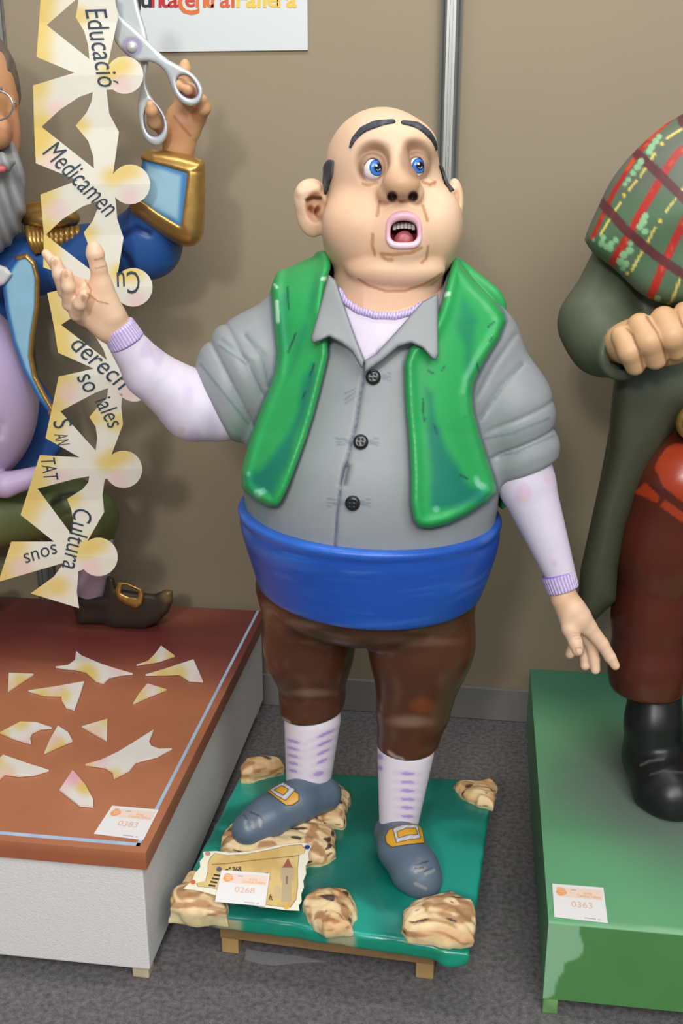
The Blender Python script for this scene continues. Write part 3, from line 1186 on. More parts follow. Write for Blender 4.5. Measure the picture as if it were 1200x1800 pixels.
def sl_l(P):
    d = chain(P, [(520, 575, YT, 70), (450, 640, 1.91, 82), (380, 712, 1.89, 72)], 0.03)
    a, b = K(450, 640, 1.91), K(374, 712, 1.89)
    n = np.array(b - a)
    n = K(340, 718, 1.87) - K(440, 668, 1.905)
    n /= np.linalg.norm(n)
    t = (P - f32(K(374, 711, 1.885))) @ f32(n)
    ring = np.exp(-((t + 0.026) / 0.018) ** 2) * 0.006 + np.exp(-((t + 0.068) / 0.014) ** 2) * 0.004
    gr = np.exp(-((t + 0.049) / 0.004) ** 2) * 0.004 + np.exp(-((t + 0.088) / 0.004) ** 2) * 0.003
    return smax(d - ring + gr, t, 0.012), t


def sl_r(P):
    d = chain(P, [(850, 610, YT, 62), (893, 710, 1.915, 70), (922, 812, 1.91, 60)], 0.03)
    n = K(948, 880, 1.90) - K(912, 790, 1.91)
    n /= np.linalg.norm(n)
    t = (P - f32(K(920, 829, 1.91))) @ f32(n)
    ring = np.exp(-((t + 0.028) / 0.020) ** 2) * 0.006 + np.exp(-((t + 0.080) / 0.018) ** 2) * 0.004
    gr = np.exp(-((t + 0.056) / 0.004) ** 2) * 0.005 + np.exp(-((t + 0.105) / 0.004) ** 2) * 0.003
    return smax(d - ring + gr, t, 0.012), t


def f_shirt(P):
    x, y, w = proj(P)
    fr = P[:, 1] < YT + 0.05
    d = T_(P)
    ln = line(x, y, PLK)
    d = d + np.where(fr, 0.0045 * np.exp(-(ln / 3.0) ** 2), 0)
    # the gap that opens between two buttons
    d = d + np.where(fr, 0.010 * np.exp(-(line(x, y, [(610, 822), (604, 850)]) / 5.0) ** 2), 0)
    neck = poly(x, y, [(560, 440), (800, 440), (770, 530), (640, 634)]) * 0.0011
    d = smax(d, -np.where(fr, neck, 1.0), 0.004)
    zt = K(640, 950, YT)[2]
    d = smax(d, zt - P[:, 2], 0.01)
    for s in (sl_l, sl_r):
        d = smin(d, s(P)[0], 0.03)
    cr = 0
    for pts in ([(390, 600), (440, 640), (462, 690)], [(430, 590), (462, 625), (470, 680)], [(918, 640), (880, 680), (845, 735)], [(905, 590), (870, 640), (838, 700)]):
        cr = cr + np.exp(-(line(x, y, pts) / 5.0) ** 2) * 0.003
    return d + np.where(fr, cr, 0)


def c_shirt(v):
    P = f32(v)
    x, y, w = proj(v)
    fr = v[:, 1] < YT + 0.02
    c = mixc(flat(len(v), (144, 149, 152)), sstep(0, 1, nz(P, 20, 41)) * 0.35, (155, 160, 162))
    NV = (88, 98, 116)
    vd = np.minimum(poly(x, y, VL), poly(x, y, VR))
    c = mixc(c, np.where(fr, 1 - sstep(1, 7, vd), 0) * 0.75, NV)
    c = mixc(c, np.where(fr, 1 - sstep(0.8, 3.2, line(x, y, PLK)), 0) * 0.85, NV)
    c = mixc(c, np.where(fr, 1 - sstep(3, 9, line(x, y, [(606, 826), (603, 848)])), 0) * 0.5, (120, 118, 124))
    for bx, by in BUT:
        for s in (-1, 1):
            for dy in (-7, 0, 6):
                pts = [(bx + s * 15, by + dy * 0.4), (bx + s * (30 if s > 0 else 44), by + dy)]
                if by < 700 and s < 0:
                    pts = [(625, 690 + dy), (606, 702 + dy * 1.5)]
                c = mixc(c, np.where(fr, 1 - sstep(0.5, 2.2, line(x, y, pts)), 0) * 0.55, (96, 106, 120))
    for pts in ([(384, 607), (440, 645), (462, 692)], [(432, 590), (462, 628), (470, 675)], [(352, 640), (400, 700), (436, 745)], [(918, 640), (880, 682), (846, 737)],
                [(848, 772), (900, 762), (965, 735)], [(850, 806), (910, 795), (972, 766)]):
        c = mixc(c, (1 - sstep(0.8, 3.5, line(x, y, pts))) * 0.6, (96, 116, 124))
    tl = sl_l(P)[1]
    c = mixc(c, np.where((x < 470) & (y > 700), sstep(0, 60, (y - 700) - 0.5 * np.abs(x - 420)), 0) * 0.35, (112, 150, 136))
    return c


lo, hi = np.array([-0.60, 1.62, 0.50]), np.array([0.36, 2.22, 1.45])
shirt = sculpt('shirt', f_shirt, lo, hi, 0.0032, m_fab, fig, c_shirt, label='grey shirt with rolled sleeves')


def collar(pts, parent, tip, lift):
    def g(P):
        x, y, w = proj(P)
        t = T_(P)
        tt = np.exp(-(np.hypot(x - tip[0], y - tip[1]) / 40.0) ** 2)
        off = 0.031 + lift * tt
        d = np.abs(t - off) - 0.0065
        return smax(smax(d, poly(x, y, pts) * 0.00095, 0.007), P[:, 1] - YT + 0.02, 0.004) * 0.9
    p = np.array([K(a, b, YT - 0.12) for a, b in pts])

    def cc(v):
        x, y, w = proj(v)
        pd = poly(x, y, pts)
        return mixc(flat(len(v), (143, 148, 150)), sstep(-4, 0, pd) * 0.7, (92, 102, 118))
    return sculpt('collar', g, p.min(0) - np.array([0.03, 0.14, 0.05]), p.max(0) + np.array([0.03, 0.16, 0.05]), 0.0024, m_fab, parent, cc)


collar([(577, 482), (590, 492), (606, 540), (624, 590), (641, 634), (636, 650), (618, 618), (600, 604), (578, 592), (562, 600), (549, 604), (546, 594), (556, 560)], shirt, (555, 598), 0.014)
collar([(770, 515), (742, 530), (700, 578), (660, 622), (640, 634), (640, 656), (672, 634), (700, 610), (722, 603), (742, 612), (758, 630), (766, 634), (771, 622), (770, 570)], shirt, (762, 628), 0.014)
for bx, by in BUT:
    p = hit(T_, [bx], [by])[0]
    n = normal(T_, p)
    u = np.cross(n, [0, 0, 1])
    u /= np.linalg.norm(u)
    w = np.cross(n, u)
    r = 13.5 * mm(p)
    R = f32(np.stack([u, w, n]))
    pc = f32(p)

    def fbt(P):
        q = (P - pc) @ R.T
        d = smax(np.hypot(q[:, 0], q[:, 1]) - r, np.abs(q[:, 2] - 0.002) - 0.007, 0.006)
        for i in (-1, 1):
            for j in (-1, 1):
                d = np.maximum(d, -(np.hypot(np.hypot(q[:, 0] - i * r * 0.28, q[:, 1] - j * r * 0.28), (q[:, 2] - 0.010)) - r * 0.16))
        return d
    sculpt('button', fbt, p - 0.025, p + 0.025, 0.0013, m_dark, shirt, lambda v: flat(len(v), (26, 26, 30)), label='black four-hole button')

# ---- vest
def f_vest(P):
    x, y, w = proj(P)
    t = T_(P)
    fl = 0.010 * np.clip((y - 760) / 130, 0, 1)
    fr = P[:, 1] < YT + 0.06
    m = np.minimum(poly(x, y, VL), poly(x, y, VR)) * 0.00105
    zc = K(640, 900, YT)[2]
    back = smax(zc - P[:, 2], YT + 0.02 - P[:, 1], 0.01)
    side = smax(np.maximum(x - 890, 455 - x) * 0.001, P[:, 2] - K(640, 440, YT)[2], 0.01)
    back = smax(back, side, 0.02)
    mm_ = np.minimum(np.where(P[:, 1] < YT + 0.09, m, 1.0), back)
    roll = 0.006 * np.exp(-((m + 0.010) / 0.009) ** 2)
    d = np.abs(t - 0.010 - fl) - 0.013 - np.where(fr, roll, 0)
    arm = np.minimum(chain(P, [(500, 585, YT, 66), (400, 690, 1.9, 76)]), chain(P, [(862, 628, YT, 58), (915, 800, 1.91, 62)]))
    d = smax(d, mm_, 0.014)
    return smax(d, -(arm + 0.010), 0.012)


def c_vest(v):
    P = f32(v)
    x, y, w = proj(v)
    c = mixc(flat(len(v), (40, 160, 84)), sstep(-0.3, 1, nz(P * f32([1.6, 1, 0.6]), 14, 51)) * 0.5, (54, 176, 98))
    TE = (14, 116, 96)
    D = [poly(x, y, [(746, 680), (764, 690), (770, 740), (788, 790), (820, 845), (864, 868), (850, 884), (764, 902), (752, 890), (752, 800)]),
         poly(x, y, [(545, 630), (560, 640), (540, 720), (512, 800), (480, 876), (438, 858), (432, 838), (480, 800), (515, 740)]),
         poly(x, y, [(842, 560), (838, 620), (824, 690), (812, 640), (802, 570), (812, 520)]),
         poly(x, y, [(492, 500), (505, 520), (506, 600), (492, 640), (488, 580)]),
         poly(x, y, [(556, 480), (566, 490), (540, 600), (500, 680), (520, 600)])]
    for d, k in zip(D, (0.95, 0.9, 0.55, 0.5, 0.45)):
        c = mixc(c, (1 - sstep(-14, 7, d + 4 * nz(P, 60, 53))) * k, TE)
    for pts in ([(505, 505), (507, 545)], [(506, 620), (520, 585)], [(545, 660), (552, 640)], [(532, 700), (536, 690)], [(742, 700), (745, 740)], [(762, 745), (768, 762)], [(858, 575), (868, 566)],
                [(838, 640), (842, 655)], [(808, 835), (822, 842)], [(866, 592), (860, 600)], [(752, 652), (760, 655)], [(776, 650), (782, 644)]):
        c = mixc(c, (1 - sstep(0.7, 2.4, line(x, y, pts))) * 0.8, (20, 70, 70))
    for pts, r in (([(486, 530), (488, 565)], 4), ([(482, 500), (486, 505)], 3), ([(566, 490), (572, 490)], 4), ([(780, 519), (788, 516)], 5)):
        c = mixc(c, (1 - sstep(r * 0.4, r * 1.2, line(x, y, pts))) * 0.85, (206, 240, 214))
    for p in ((842, 850), (838, 842), (848, 856), (452, 868), (462, 864), (766, 896), (436, 832)):
        s = np.hypot((x - p[0]), (y - p[1])) + 4 * nz(P, 170, 5)
        c = mixc(c, (1 - sstep(3, 9, s)) * 0.55, (150, 206, 186))
    return c


lo, hi = np.array([-0.56, 1.60, 0.60]), np.array([0.20, 2.26, 1.46])
sculpt('vest', f_vest, lo, hi, 0.0035, m_vest, fig, c_vest, label='open glossy green vest')

# ---- sash
sc_ = K(650, 890, YT)
zt, zb = K(650, 890, YT)[2], K(650, 1028, YT)[2]
R0, R1 = 231 * mm(sc_), 196 * mm(K(650, 1040, YT))


def f_sash(P):
    q = P - f32([sc_[0], YT, 0])
    z = q[:, 2] + 0.05 * q[:, 0]
    rad = np.hypot(q[:, 0], q[:, 1] * 1.02)
    t = np.clip((zt - z) / (zt - zb), 0.0, 1.2)
    r = R0 + (R1 - R0) * t ** 1.35 - 0.003 * np.exp(-((t - 0.14) / 0.06) ** 2) + 0.002 * np.exp(-((t + 0.0) / 0.09) ** 2) + 0.002 * np.sin(5 * t + 2 * np.arctan2(q[:, 1], q[:, 0]))
    d = np.abs(rad - r + 0.016) - 0.016
    return smax(d, np.abs(z - (zt + zb) / 2) - (zt - zb) / 2, 0.016)


def c_sash(v):
    P = f32(v)
    n = nz(P * f32([0.5, 0.5, 4]), 26, 61)
    c = mixc(flat(len(v), (28, 78, 172)), sstep(0.1, 1.1, n), (52, 108, 200))
    c = mixc(c, sstep(0.5, 1.2, nz(P * f32([0.6, 0.6, 5]), 50, 62)) * 0.35, (96, 138, 206))
    t = (zt - v[:, 2]) / (zt - zb)
    c = mixc(c, 1 - sstep(0.0, 0.13, t), (50, 108, 204))
    return c


sculpt('sash', f_sash, np.array([sc_[0] - 0.29, YT - 0.29, zb - 0.03]), np.array([sc_[0] + 0.29, YT + 0.29, zt + 0.03]), 0.0042, m_sash, fig, c_sash, label='wide blue waist sash')

# ---- breeches, stockings, shoes
LEGL = [(540, 1030, 1.945, 88), (543, 1135, 1.95, 73), (549, 1210, 1.955, 58)]
LEGR = [(738, 1030, 1.91, 98), (740, 1130, 1.895, 86), (727, 1240, 1.885, 66)]


def f_breech(P):
    x, y, w = proj(P)
    d = chain(P, LEGL, 0.04)
    d = smin(d, chain(P, [(548, 1228, 1.955, 57), (548, 1252, 1.953, 57)]), 0.012)
    r = chain(P, LEGR, 0.04)
    r = smin(r, chain(P, [(721, 1270, 1.88, 58), (717, 1300, 1.876, 55)]), 0.014)
    pel = ell(P, K(645, 1030, YT), (0.205, 0.19, 0.10))
    a = smin(smin(d, pel, 0.04), r, 0.03)
    zl, zr = K(548, 1273, 1.90)[2], K(716, 1336, 1.83)[2]
    cut = np.where(x < 634, zl - P[:, 2] + (x - 548) * 0.00015, zr - P[:, 2] + (x - 716) * 0.0001)
    return smax(a, cut, 0.014)


def c_breech(v):
    P = f32(v)
    x, y, w = proj(v)
    c = mixc(flat(len(v), (80, 46, 30)), sstep(-0.2, 1, nz(P, 12, 71)) * 0.7, (98, 55, 33))
    c = mixc(c, sstep(0.4, 1.1, nz(P, 16, 72)) * 0.5, (60, 38, 30))
    for cx, cy, sx, sy, k in ((548, 1218, 46, 9, 0.55), (720, 1268, 46, 13, 0.6), (530, 1098, 60, 10, 0.35), (745, 1128, 70, 10, 0.35)):
        s = np.hypot((x - cx) / sx, (y - cy) / sy)
        c = mixc(c, (1 - sstep(0.3, 1.3, s)) * k, (150, 130, 112))
    for pts in ([(540, 1279), (565, 1281), (584, 1276)], [(496, 1264), (508, 1270)], [(683, 1322), (694, 1330), (708, 1335)], [(752, 1334), (764, 1326)]):
        c = mixc(c, (1 - sstep(1, 5, line(x, y, pts))) * 0.6, (206, 200, 200))
    c = mixc(c, (1 - sstep(0.4, 1.2, np.hypot((x - 742) / 26, (y - 1240) / 16))) * 0.6, (136, 66, 26))
    return c


sculpt('breeches', f_breech, np.array([-0.52, 1.68, 0.24]), np.array([0.10, 2.16, 0.78]), 0.0042, m_brown, fig, c_breech, label='brown knee breeches')


def stocking(a, b, ra, rb, marks):
    a, b = K(*a), K(*b)
    ra, rb = ra * mm(a), rb * mm(b)

    def g(P):
        return rc(P, a, b, ra, rb)

    def cc(v):
        x, y, w = proj(v)
        c = flat(len(v), (228, 218, 230))
        for mx, my, mw, mh, tl in marks:
            s = np.hypot((x - mx) / mw, (y - my - tl * (x - mx)) / mh)
            c = mixc(c, (1 - sstep(0.75, 1.15, s)), (168, 138, 204))
            c = mixc(c, (1 - sstep(0.6, 1.3, s * 0.5)) * 0.3, (196, 176, 214))
        return c
    return sculpt('stocking', g, np.minimum(a, b) - ra - 0.01, np.maximum(a, b) + ra + 0.01, 0.003, m_fab, fig, cc, label='white stocking with purple brush marks')


ml = [(515 + 0 * i, 1303 + 13 * i, 12 - i, 2.6, 0.25) for i in range(5)] + [(572 - 2 * i, 1290 + 16 * i, 16 - 2 * i, 3, -0.45) for i in range(4)] + [(560, 1360, 10, 4, -0.2)]
stocking((549, 1262, 1.95), (541, 1385, 1.935), 50, 38, ml)
mr = [(716, 1360 + i * 15, 13 - (i > 3), 3, 0.05) for i in range(6)] + [(668, 1330, 5, 5, 0.3), (668, 1350, 4, 4, 0.3)]
stocking((713, 1318, 1.872), (700, 1450, 1.848), 50, 34, mr)


def shoe(pts, zsole, tongue, frame, inner, paint):
    pp = [KZ(a, b, z) for a, b, z, r in pts]
    rr = [r * mm(p) for p, (a, b, z, r) in zip(pp, pts)]

    def g(P):
        d = None
        for i in range(len(pp) - 1):
            e = rc(P, pp[i], pp[i + 1], rr[i], rr[i + 1])
            d = e if d is None else smin(d, e, 0.02)
        return smax(d, zsole - P[:, 2], 0.008)

    def cc(v):
        x, y, w = proj(v)
        c = flat(len(v), (92, 108, 126))
        c = mixc(c, sstep(0, 1, nz(f32(v), 30, 81)) * 0.4, (104, 120, 138))
        for p, wd, k in paint:
            c = mixc(c, (1 - sstep(wd * 0.5, wd * 1.2, line(x, y, p))) * 0.8, k)
        return c
    P4 = np.array(pp)
    r = max(rr) + 0.02
    lo, hi = P4.min(0) - r, P4.max(0) + r
    s = sculpt('shoe', g, lo, hi, 0.003, m_shoe, fig, cc, label='slate blue shoe with a painted buckle')

    def patch(name, outline, hole, off, mat, label):
        def h(P):
            x, y, w = proj(P)
            m = poly(x, y, outline)
            if hole:
                m = np.maximum(m, -poly(x, y, hole))
            return smax(smax(np.abs(g(P)) - off, m * 0.0011, 0.0022), zsole + 0.02 - P[:, 2], 0.003)

        def c2(v):
            x, y, w = proj(v)
            m = poly(x, y, outline)
            if hole:
                m = np.maximum(m, -poly(x, y, hole))
            b = (214, 158, 44) if name == 'strap' else (186, 186, 190)
            c = flat(len(v), b)
            if name != 'strap':
                c = mixc(c, sstep(0.2, 0.8, np.sin(x * 0.5 + y * 0.5)) * 0.5, (226, 226, 230))
            return mixc(c, sstep(-2.0, -0.4, m) * 0.8, (60, 48, 44))
        return sculpt(name, h, lo, hi, 0.0019, mat, s, c2, label=label)
    patch('strap', tongue, None, 0.004, M('yellow_strap_paint', None, rough=0.4), 'ochre yellow strap')
    patch('buckle', frame, inner, 0.007, M('silver_buckle_paint', None, rough=0.35), 'silver rectangular buckle frame')


SL0 = SZ + 0.034
shoe([(568, 1396, SL0 + 0.03, 32), (520, 1410, SL0 + 0.04, 36), (470, 1438, SL0 + 0.025, 36), (438, 1458, SL0 + 0.018, 31)], SL0,
     [(470, 1384), (484, 1376), (494, 1376), (512, 1386), (526, 1396), (526, 1408), (514, 1416), (502, 1416), (486, 1404), (470, 1392)],
     [(472, 1388), (497, 1374), (520, 1388), (502, 1408), (484, 1398)], [(482, 1388), (495, 1381), (506, 1388), (498, 1397), (490, 1393)],
     [([(431, 1444), (432, 1455)], 3.5, (148, 152, 150)), ([(443, 1445), (445, 1454)], 3.5, (148, 152, 150)), ([(456, 1440), (458, 1452)], 3.5, (156, 158, 152)),
      ([(440, 1428), (456, 1434), (462, 1442)], 1.2, (40, 48, 62)), ([(428, 1432), (434, 1440)], 1.2, (40, 48, 62))])
shoe([(692, 1466, SZ + 0.035, 36), (706, 1490, SZ + 0.045, 40), (730, 1530, SZ + 0.03, 40), (742, 1548, SZ + 0.018, 34)], SZ - 0.002,
     [(676, 1470), (682, 1458), (700, 1450), (722, 1447), (738, 1450), (744, 1462), (746, 1482), (720, 1484), (688, 1490), (678, 1482)],
     [(689, 1456), (708, 1449), (734, 1449), (740, 1474), (720, 1476), (696, 1482)], [(698, 1462), (714, 1456), (730, 1456), (734, 1466), (716, 1467), (701, 1472)],
     [([(730, 1532), (746, 1526)], 3.5, (150, 152, 144)), ([(748, 1536), (762, 1530)], 3.5, (150, 152, 144)), ([(730, 1553), (748, 1562)], 3.5, (150, 148, 140)),
      ([(729, 1521), (752, 1514)], 1.4, (28, 34, 46)), ([(728, 1527), (745, 1525)], 1.2, (28, 34, 46)), ([(745, 1532), (758, 1526)], 1.5, (28, 34, 46))])

# ------------------------------------------------------------------ bearded figure on the left plinth
m_gold = M('antique_gold_paint', (190, 150, 84), rough=0.32, metal=0.75, var=0.15, vscale=25, bump=0.1, bscale=50)
m_beard = M('grey_beard_paint', None, rough=0.5, var=0.06, vscale=30)
lf = empty('painted_figure', (-1.35, 2.42, LZ), 'bearded painted figure in blue gold-trimmed coat raising scissors', 'statue')


def span2(x0, x1, y0, y1, Y0, Y1, pad=0.01):
    p = np.array([K(x, y, Y) for x in (x0, x1) for y in (y0, y1) for Y in (Y0, Y1)])
    return p.min(0) - pad, p.max(0) + pad


def pillow(P, pts, Y, half, k):                # plump shape with a given side-on outline
    x, y, w = proj(P)
    s = float(np.mean([mm(K(*p, Y)) for p in pts]))
    return smax(poly(x, y, pts) * s, np.abs(P[:, 1] - Y) - half, k)


SKIN2 = (206, 150, 108)
HY = 2.30


def f_lhead(P):
    d = ell(P, K(-72, 170, HY + 0.02), (0.122, 0.13, 0.17))
    d = smin(d, ell(P, K(-5, 232, HY - 0.05), (0.030, 0.04, 0.035)), 0.02)
    d = smin(d, ell(P, K(-118, 232, HY - 0.05), (0.030, 0.04, 0.035)), 0.02)
    d = smin(d, chain(P, [(-62, 170, HY - 0.11, 10), (-62, 225, HY - 0.14, 15)]), 0.015)
    d = smin(d, ell(P, K(-62, 236, HY - 0.145), (0.028, 0.024, 0.020)), 0.012)
    for ex in (-24, -100):
        d = smax(d, -ell(P, K(ex, 186, HY - 0.135), (0.026, 0.03, 0.022)), 0.01)
    for ex in (23, -160):
        d = smin(d, ell(P, K(ex, 222, HY + 0.02), (0.013, 0.022, 0.062)), 0.008)
    d = smin(d, chain(P, [(-60, 330, HY + 0.05, 75), (-70, 480, HY + 0.1, 85)]), 0.03)
    return d


def c_lhead(v):
    P = f32(v)
    x, y, w = proj(v)
    c = mixc(flat(len(v), SKIN2), sstep(0.0, 1, nz(P, 25, 101)) * 0.4, (224, 166, 122))
    c = mixc(c, (1 - sstep(4, 14, np.hypot((x - 18) * 1.2, (y - 225) * 0.4))) * 0.4, (150, 88, 66))
    return c


hand_Y = 2.28
HANDP = [[(308, 285, 2.35, 25), (315, 252, 2.35, 28), (324, 215, 2.345, 30)],
         [(316, 232, 2.34, 22), (312, 205, 2.335, 20)],
         [(334, 226, 2.345, 20), (347, 208, 2.335, 15), (358, 190, 2.305, 12), (355, 176, 2.295, 10)],
         [(334, 205, 2.345, 17), (340, 175, 2.335, 14), (336, 160, 2.30, 12), (330, 158, 2.265, 10)],
         [(326, 200, 2.345, 17), (326, 165, 2.34, 14), (320, 150, 2.30, 13), (314, 150, 2.265, 11)],
         [(318, 200, 2.345, 17), (322, 150, 2.355, 13), (324, 122, 2.345, 11), (325, 112, 2.345, 8)],
         [(306, 238, 2.345, 18), (290, 226, 2.33, 15), (272, 214, 2.295, 12.5), (266, 194, 2.268, 10), (264, 184, 2.262, 7)]]


def f_lhand(P):
    d = None
    for i, pts in enumerate(HANDP):
        e = chain(P, pts, 0.006)
        d = e if d is None else smin(d, e, 0.012 if i < 2 else 0.007)
    return d


def c_lhand(v):
    P = f32(v)
    c = mixc(flat(len(v), (212, 164, 120)), sstep(-0.2, 1, nz(P, 30, 103)) * 0.6, (186, 126, 90))
    x, y, w = proj(v)
    c = mixc(c, (1 - sstep(1, 4, line(x, y, [(306, 205), (325, 228), (334, 238)]))) * 0.4, (130, 78, 52))
    return c


parts = []
v, q = mesh(f_lhead, *span2(-200, 60, 20, 520, HY - 0.12, HY + 0.2), 0.0038)
parts.append((v, q, c_lhead(v)))
v, q = mesh(f_lhand, *span2(235, 385, 90, 320, 2.23, 2.38), 0.0026)
parts.append((v, q, c_lhand(v)))


def f_lrest(P):
    d = ell(P, K(-70, 660, 2.42), (0.10, 0.10, 0.24))
    d = smin(d, chain(P, [(-20, 470, 2.42, 36), (150, 450, 2.41, 32), (265, 425, 2.38, 32), (300, 300, 2.335, 24)], 0.01), 0.03)
    d = smin(d, chain(P, [(-60, 900, 2.42, 36), (120, 885, 2.44, 34), (165, 930, 2.5, 26), (160, 1060, 2.52, 20)], 0.01), 0.03)
    return smin(d, chain(P, [(-110, 880, 2.42, 40), (-130, 1010, 2.5, 26)]), 0.03)


v, q = mesh(f_lrest, *span2(-260, 340, 250, 1110, 2.28, 2.56), 0.012)
parts.append((v, q, flat(len(v), SKIN2)))
v, q, c = tri_merge(parts)
lbody = obj('body', v, q, m_skin, lf, col=c)


def f_beard(P):
    d = ell(P, K(-48, 352, HY - 0.01), (0.108, 0.11, 0.125))
    d = smin(d, ell(P, K(-8, 286, HY - 0.075), (0.042, 0.03, 0.022)), 0.012)
    d = smin(d, ell(P, K(-112, 286, HY - 0.075), (0.042, 0.03, 0.022)), 0.012)
    d = smin(d, ell(P, K(-60, 372, HY - 0.05), (0.085, 0.09, 0.10)), 0.02)
    d = smin(d, chain(P, [(16, 262, HY, 13), (26, 310, HY, 18), (28, 360, HY, 16)]), 0.02)
    d = smin(d, chain(P, [(-146, 262, HY, 14), (-146, 320, HY, 22)]), 0.02)
    x, y, w = proj(P)
    return d + 0.0022 * np.sin((x - 0.35 * y) * 0.30 + 1.5 * nz(P, 20, 7)) - 0.001 * nz(P, 60, 3)


def c_beard(v):
    x, y, w = proj(v)
    P = f32(v)
    s = np.sin((x - 0.35 * y) * 0.30 + 1.5 * nz(P, 20, 7))
    c = mixc(flat(len(v), (132, 134, 136)), sstep(-0.6, 1, -s) * 0.6, (168, 170, 172))
    c = mixc(c, sstep(0.2, 1, nz(P, 18, 5)) * 0.4, (104, 106, 110))
    return c


sculpt('beard', f_beard, *span2(-190, 70, 230, 490, HY - 0.16, HY + 0.14), 0.0036, m_beard, lbody, c_beard, label='full grey beard and moustache')
sculpt('hair', lambda P: smax(ell(P, K(-74, 150, HY + 0.04), (0.128, 0.14, 0.15)) - 0.002 * nz(P, 90, 4), (K(0, 200, HY)[2] - P[:, 2]) - 0.2 * (P[:, 1] - HY), 0.02),
       *span2(-210, 50, 20, 260, HY - 0.12, HY + 0.24), 0.005, m_beard, lbody, lambda v: flat(len(v), (104, 92, 82)))
sculpt('lips', lambda P: chain(P, [(-110, 298, HY - 0.105, 6), (-60, 304, HY - 0.125, 9), (-20, 300, HY - 0.115, 8), (5, 297, HY - 0.10, 6)], 0.004), *span2(-130, 25, 275, 330, HY - 0.15, HY - 0.06), 0.003,
       M('red_lips', (200, 96, 96), rough=0.4), lbody)
for ex in (-24, -100):
    ce = K(ex, 187, HY - 0.098)
    v, q, c = eyeball(ce, 0.024, ray(ex, 187) * -1 + RT * 0.3)
    obj('eye', v, q, m_eye, lbody, col=c)
    sculpt('eyebrow', lambda P: chain(P, [(ex - 26, 158, HY - 0.10, 6), (ex, 150, HY - 0.115, 7), (ex + 24, 156, HY - 0.10, 5)]), *span2(ex - 40, ex + 40, 135, 175, HY - 0.15, HY - 0.07), 0.004, m_beard, lbody, lambda v: flat(len(v), (120, 120, 120)))
# glasses
gl = []
for t in np.linspace(0, 2 * math.pi, 26)[:-1]:
    gl.append(K(-6 + 29 * math.cos(t), 186 + 26 * math.sin(t), HY - 0.13))
m_wire = M('silver_wire', (196, 198, 200), rough=0.25, metal=0.9)
gls = obj('glasses', *tube(gl, 0.0022, 8, True), m_wire, lf, label='thin silver wire glasses')
obj('rim', *tube([p + RT * -0.098 for p in gl], 0.0022, 8, True), m_wire, gls)
obj('bridge', *tube([K(-35, 184, HY - 0.13), K(-62, 178, HY - 0.152), K(-80, 184, HY - 0.13)], 0.0022), m_wire, gls)
obj('temple_arm', *tube([K(22, 180, HY - 0.13), K(28, 182, HY - 0.05), K(29, 185, HY + 0.03)], 0.0022), m_wire, gls)
obj('temple_arm', *tube([K(-112, 180, HY - 0.13), K(-160, 182, HY - 0.05), K(-166, 185, HY + 0.03)], 0.0022), m_wire, gls)

# coat
def f_coat(P):
    d = chain(P, [(20, 470, 2.42, 58), (150, 452, 2.41, 50), (258, 428, 2.385, 57), (286, 360, 2.35, 46)], 0.03)
    d = smin(d, ell(P, K(-62, 570, 2.45), (0.150, 0.13, 0.26)), 0.03)
    d = smin(d, pillow(P, [(-60, 640), (40, 640), (66, 660), (96, 705), (108, 790), (60, 850), (-60, 850)], 2.47, 0.035, 0.02), 0.02)
    x, y, w = proj(P)
    cr = np.exp(-(line(x, y, [(215, 415), (240, 400), (262, 410)]) / 6) ** 2) + np.exp(-(line(x, y, [(212, 440), (225, 455), (232, 470)]) / 6) ** 2)
    return d + 0.006 * cr


def c_coat(v):
    P = f32(v)
    x, y, w = proj(v)
    c = mixc(flat(len(v), (40, 88, 158)), sstep(-0.1, 1, nz(P, 14, 111)) * 0.6, (62, 116, 190))
    for pts in ([(215, 415), (240, 400), (262, 410)], [(212, 440), (225, 455), (232, 470)], [(206, 430), (215, 448)]):
        c = mixc(c, (1 - sstep(1, 9, line(x, y, pts))) * 0.75, (16, 40, 96))
    return c


m_coat = M('blue_coat_paint', None, rough=0.45, var=0.05, vscale=16)
coat = sculpt('coat', f_coat, *span2(-230, 350, 300, 880, 2.29, 2.60), 0.0048, m_coat, lf, c_coat, label='royal blue coat')
CUFF = [(252, 264), (300, 268), (352, 281), (358, 292), (356, 400), (346, 426), (324, 430), (300, 418), (265, 395), (226, 366), (246, 312)]


CUFF = chaikin(CUFF, 1)


def f_cuff(P):
    x, y, w = proj(P)
    d = pillow(P, CUFF, 2.335, 0.062, 0.05)
    return np.maximum(d, -pillow(P, [(268, 240), (348, 240), (346, 282), (300, 276), (270, 272)], 2.335, 0.045, 0.03))


m_cuff = M('pale_blue_paint', None, rough=0.45, var=0.05, vscale=20)
cuff = sculpt('cuff', f_cuff, *span2(210, 375, 250, 445, 2.24, 2.43), 0.0034, m_cuff, lf,
              lambda v: mixc(mixc(flat(len(v), (146, 186, 206)), sstep(0, 1, nz(f32(v), 18, 5)) * 0.5, (160, 198, 214)),
                             sstep(-15, -3, np.minimum(np.maximum(poly(*proj(v)[:2], [(250, 276), (328, 302), (322, 396), (316, 400), (240, 360)]), -50), 0)), (52, 118, 178)), label='pale blue turned-back cuff')
BAND = [(330, 300), (362, 300), (362, 440), (300, 440), (220, 385), (220, 352), (245, 350), (280, 375), (318, 398)]


def f_ctrim(P):
    x, y, w = proj(P)
    m = np.minimum(poly(x, y, BAND), poly(x, y, [(244, 250), (362, 270), (362, 304), (328, 304), (290, 292), (246, 280)])) * 0.00125
    return smax(f_cuff(P) - 0.006, m, 0.006)


sculpt('gold_trim', f_ctrim, *span2(205, 380, 245, 450, 2.23, 2.44), 0.0034, m_gold, cuff)
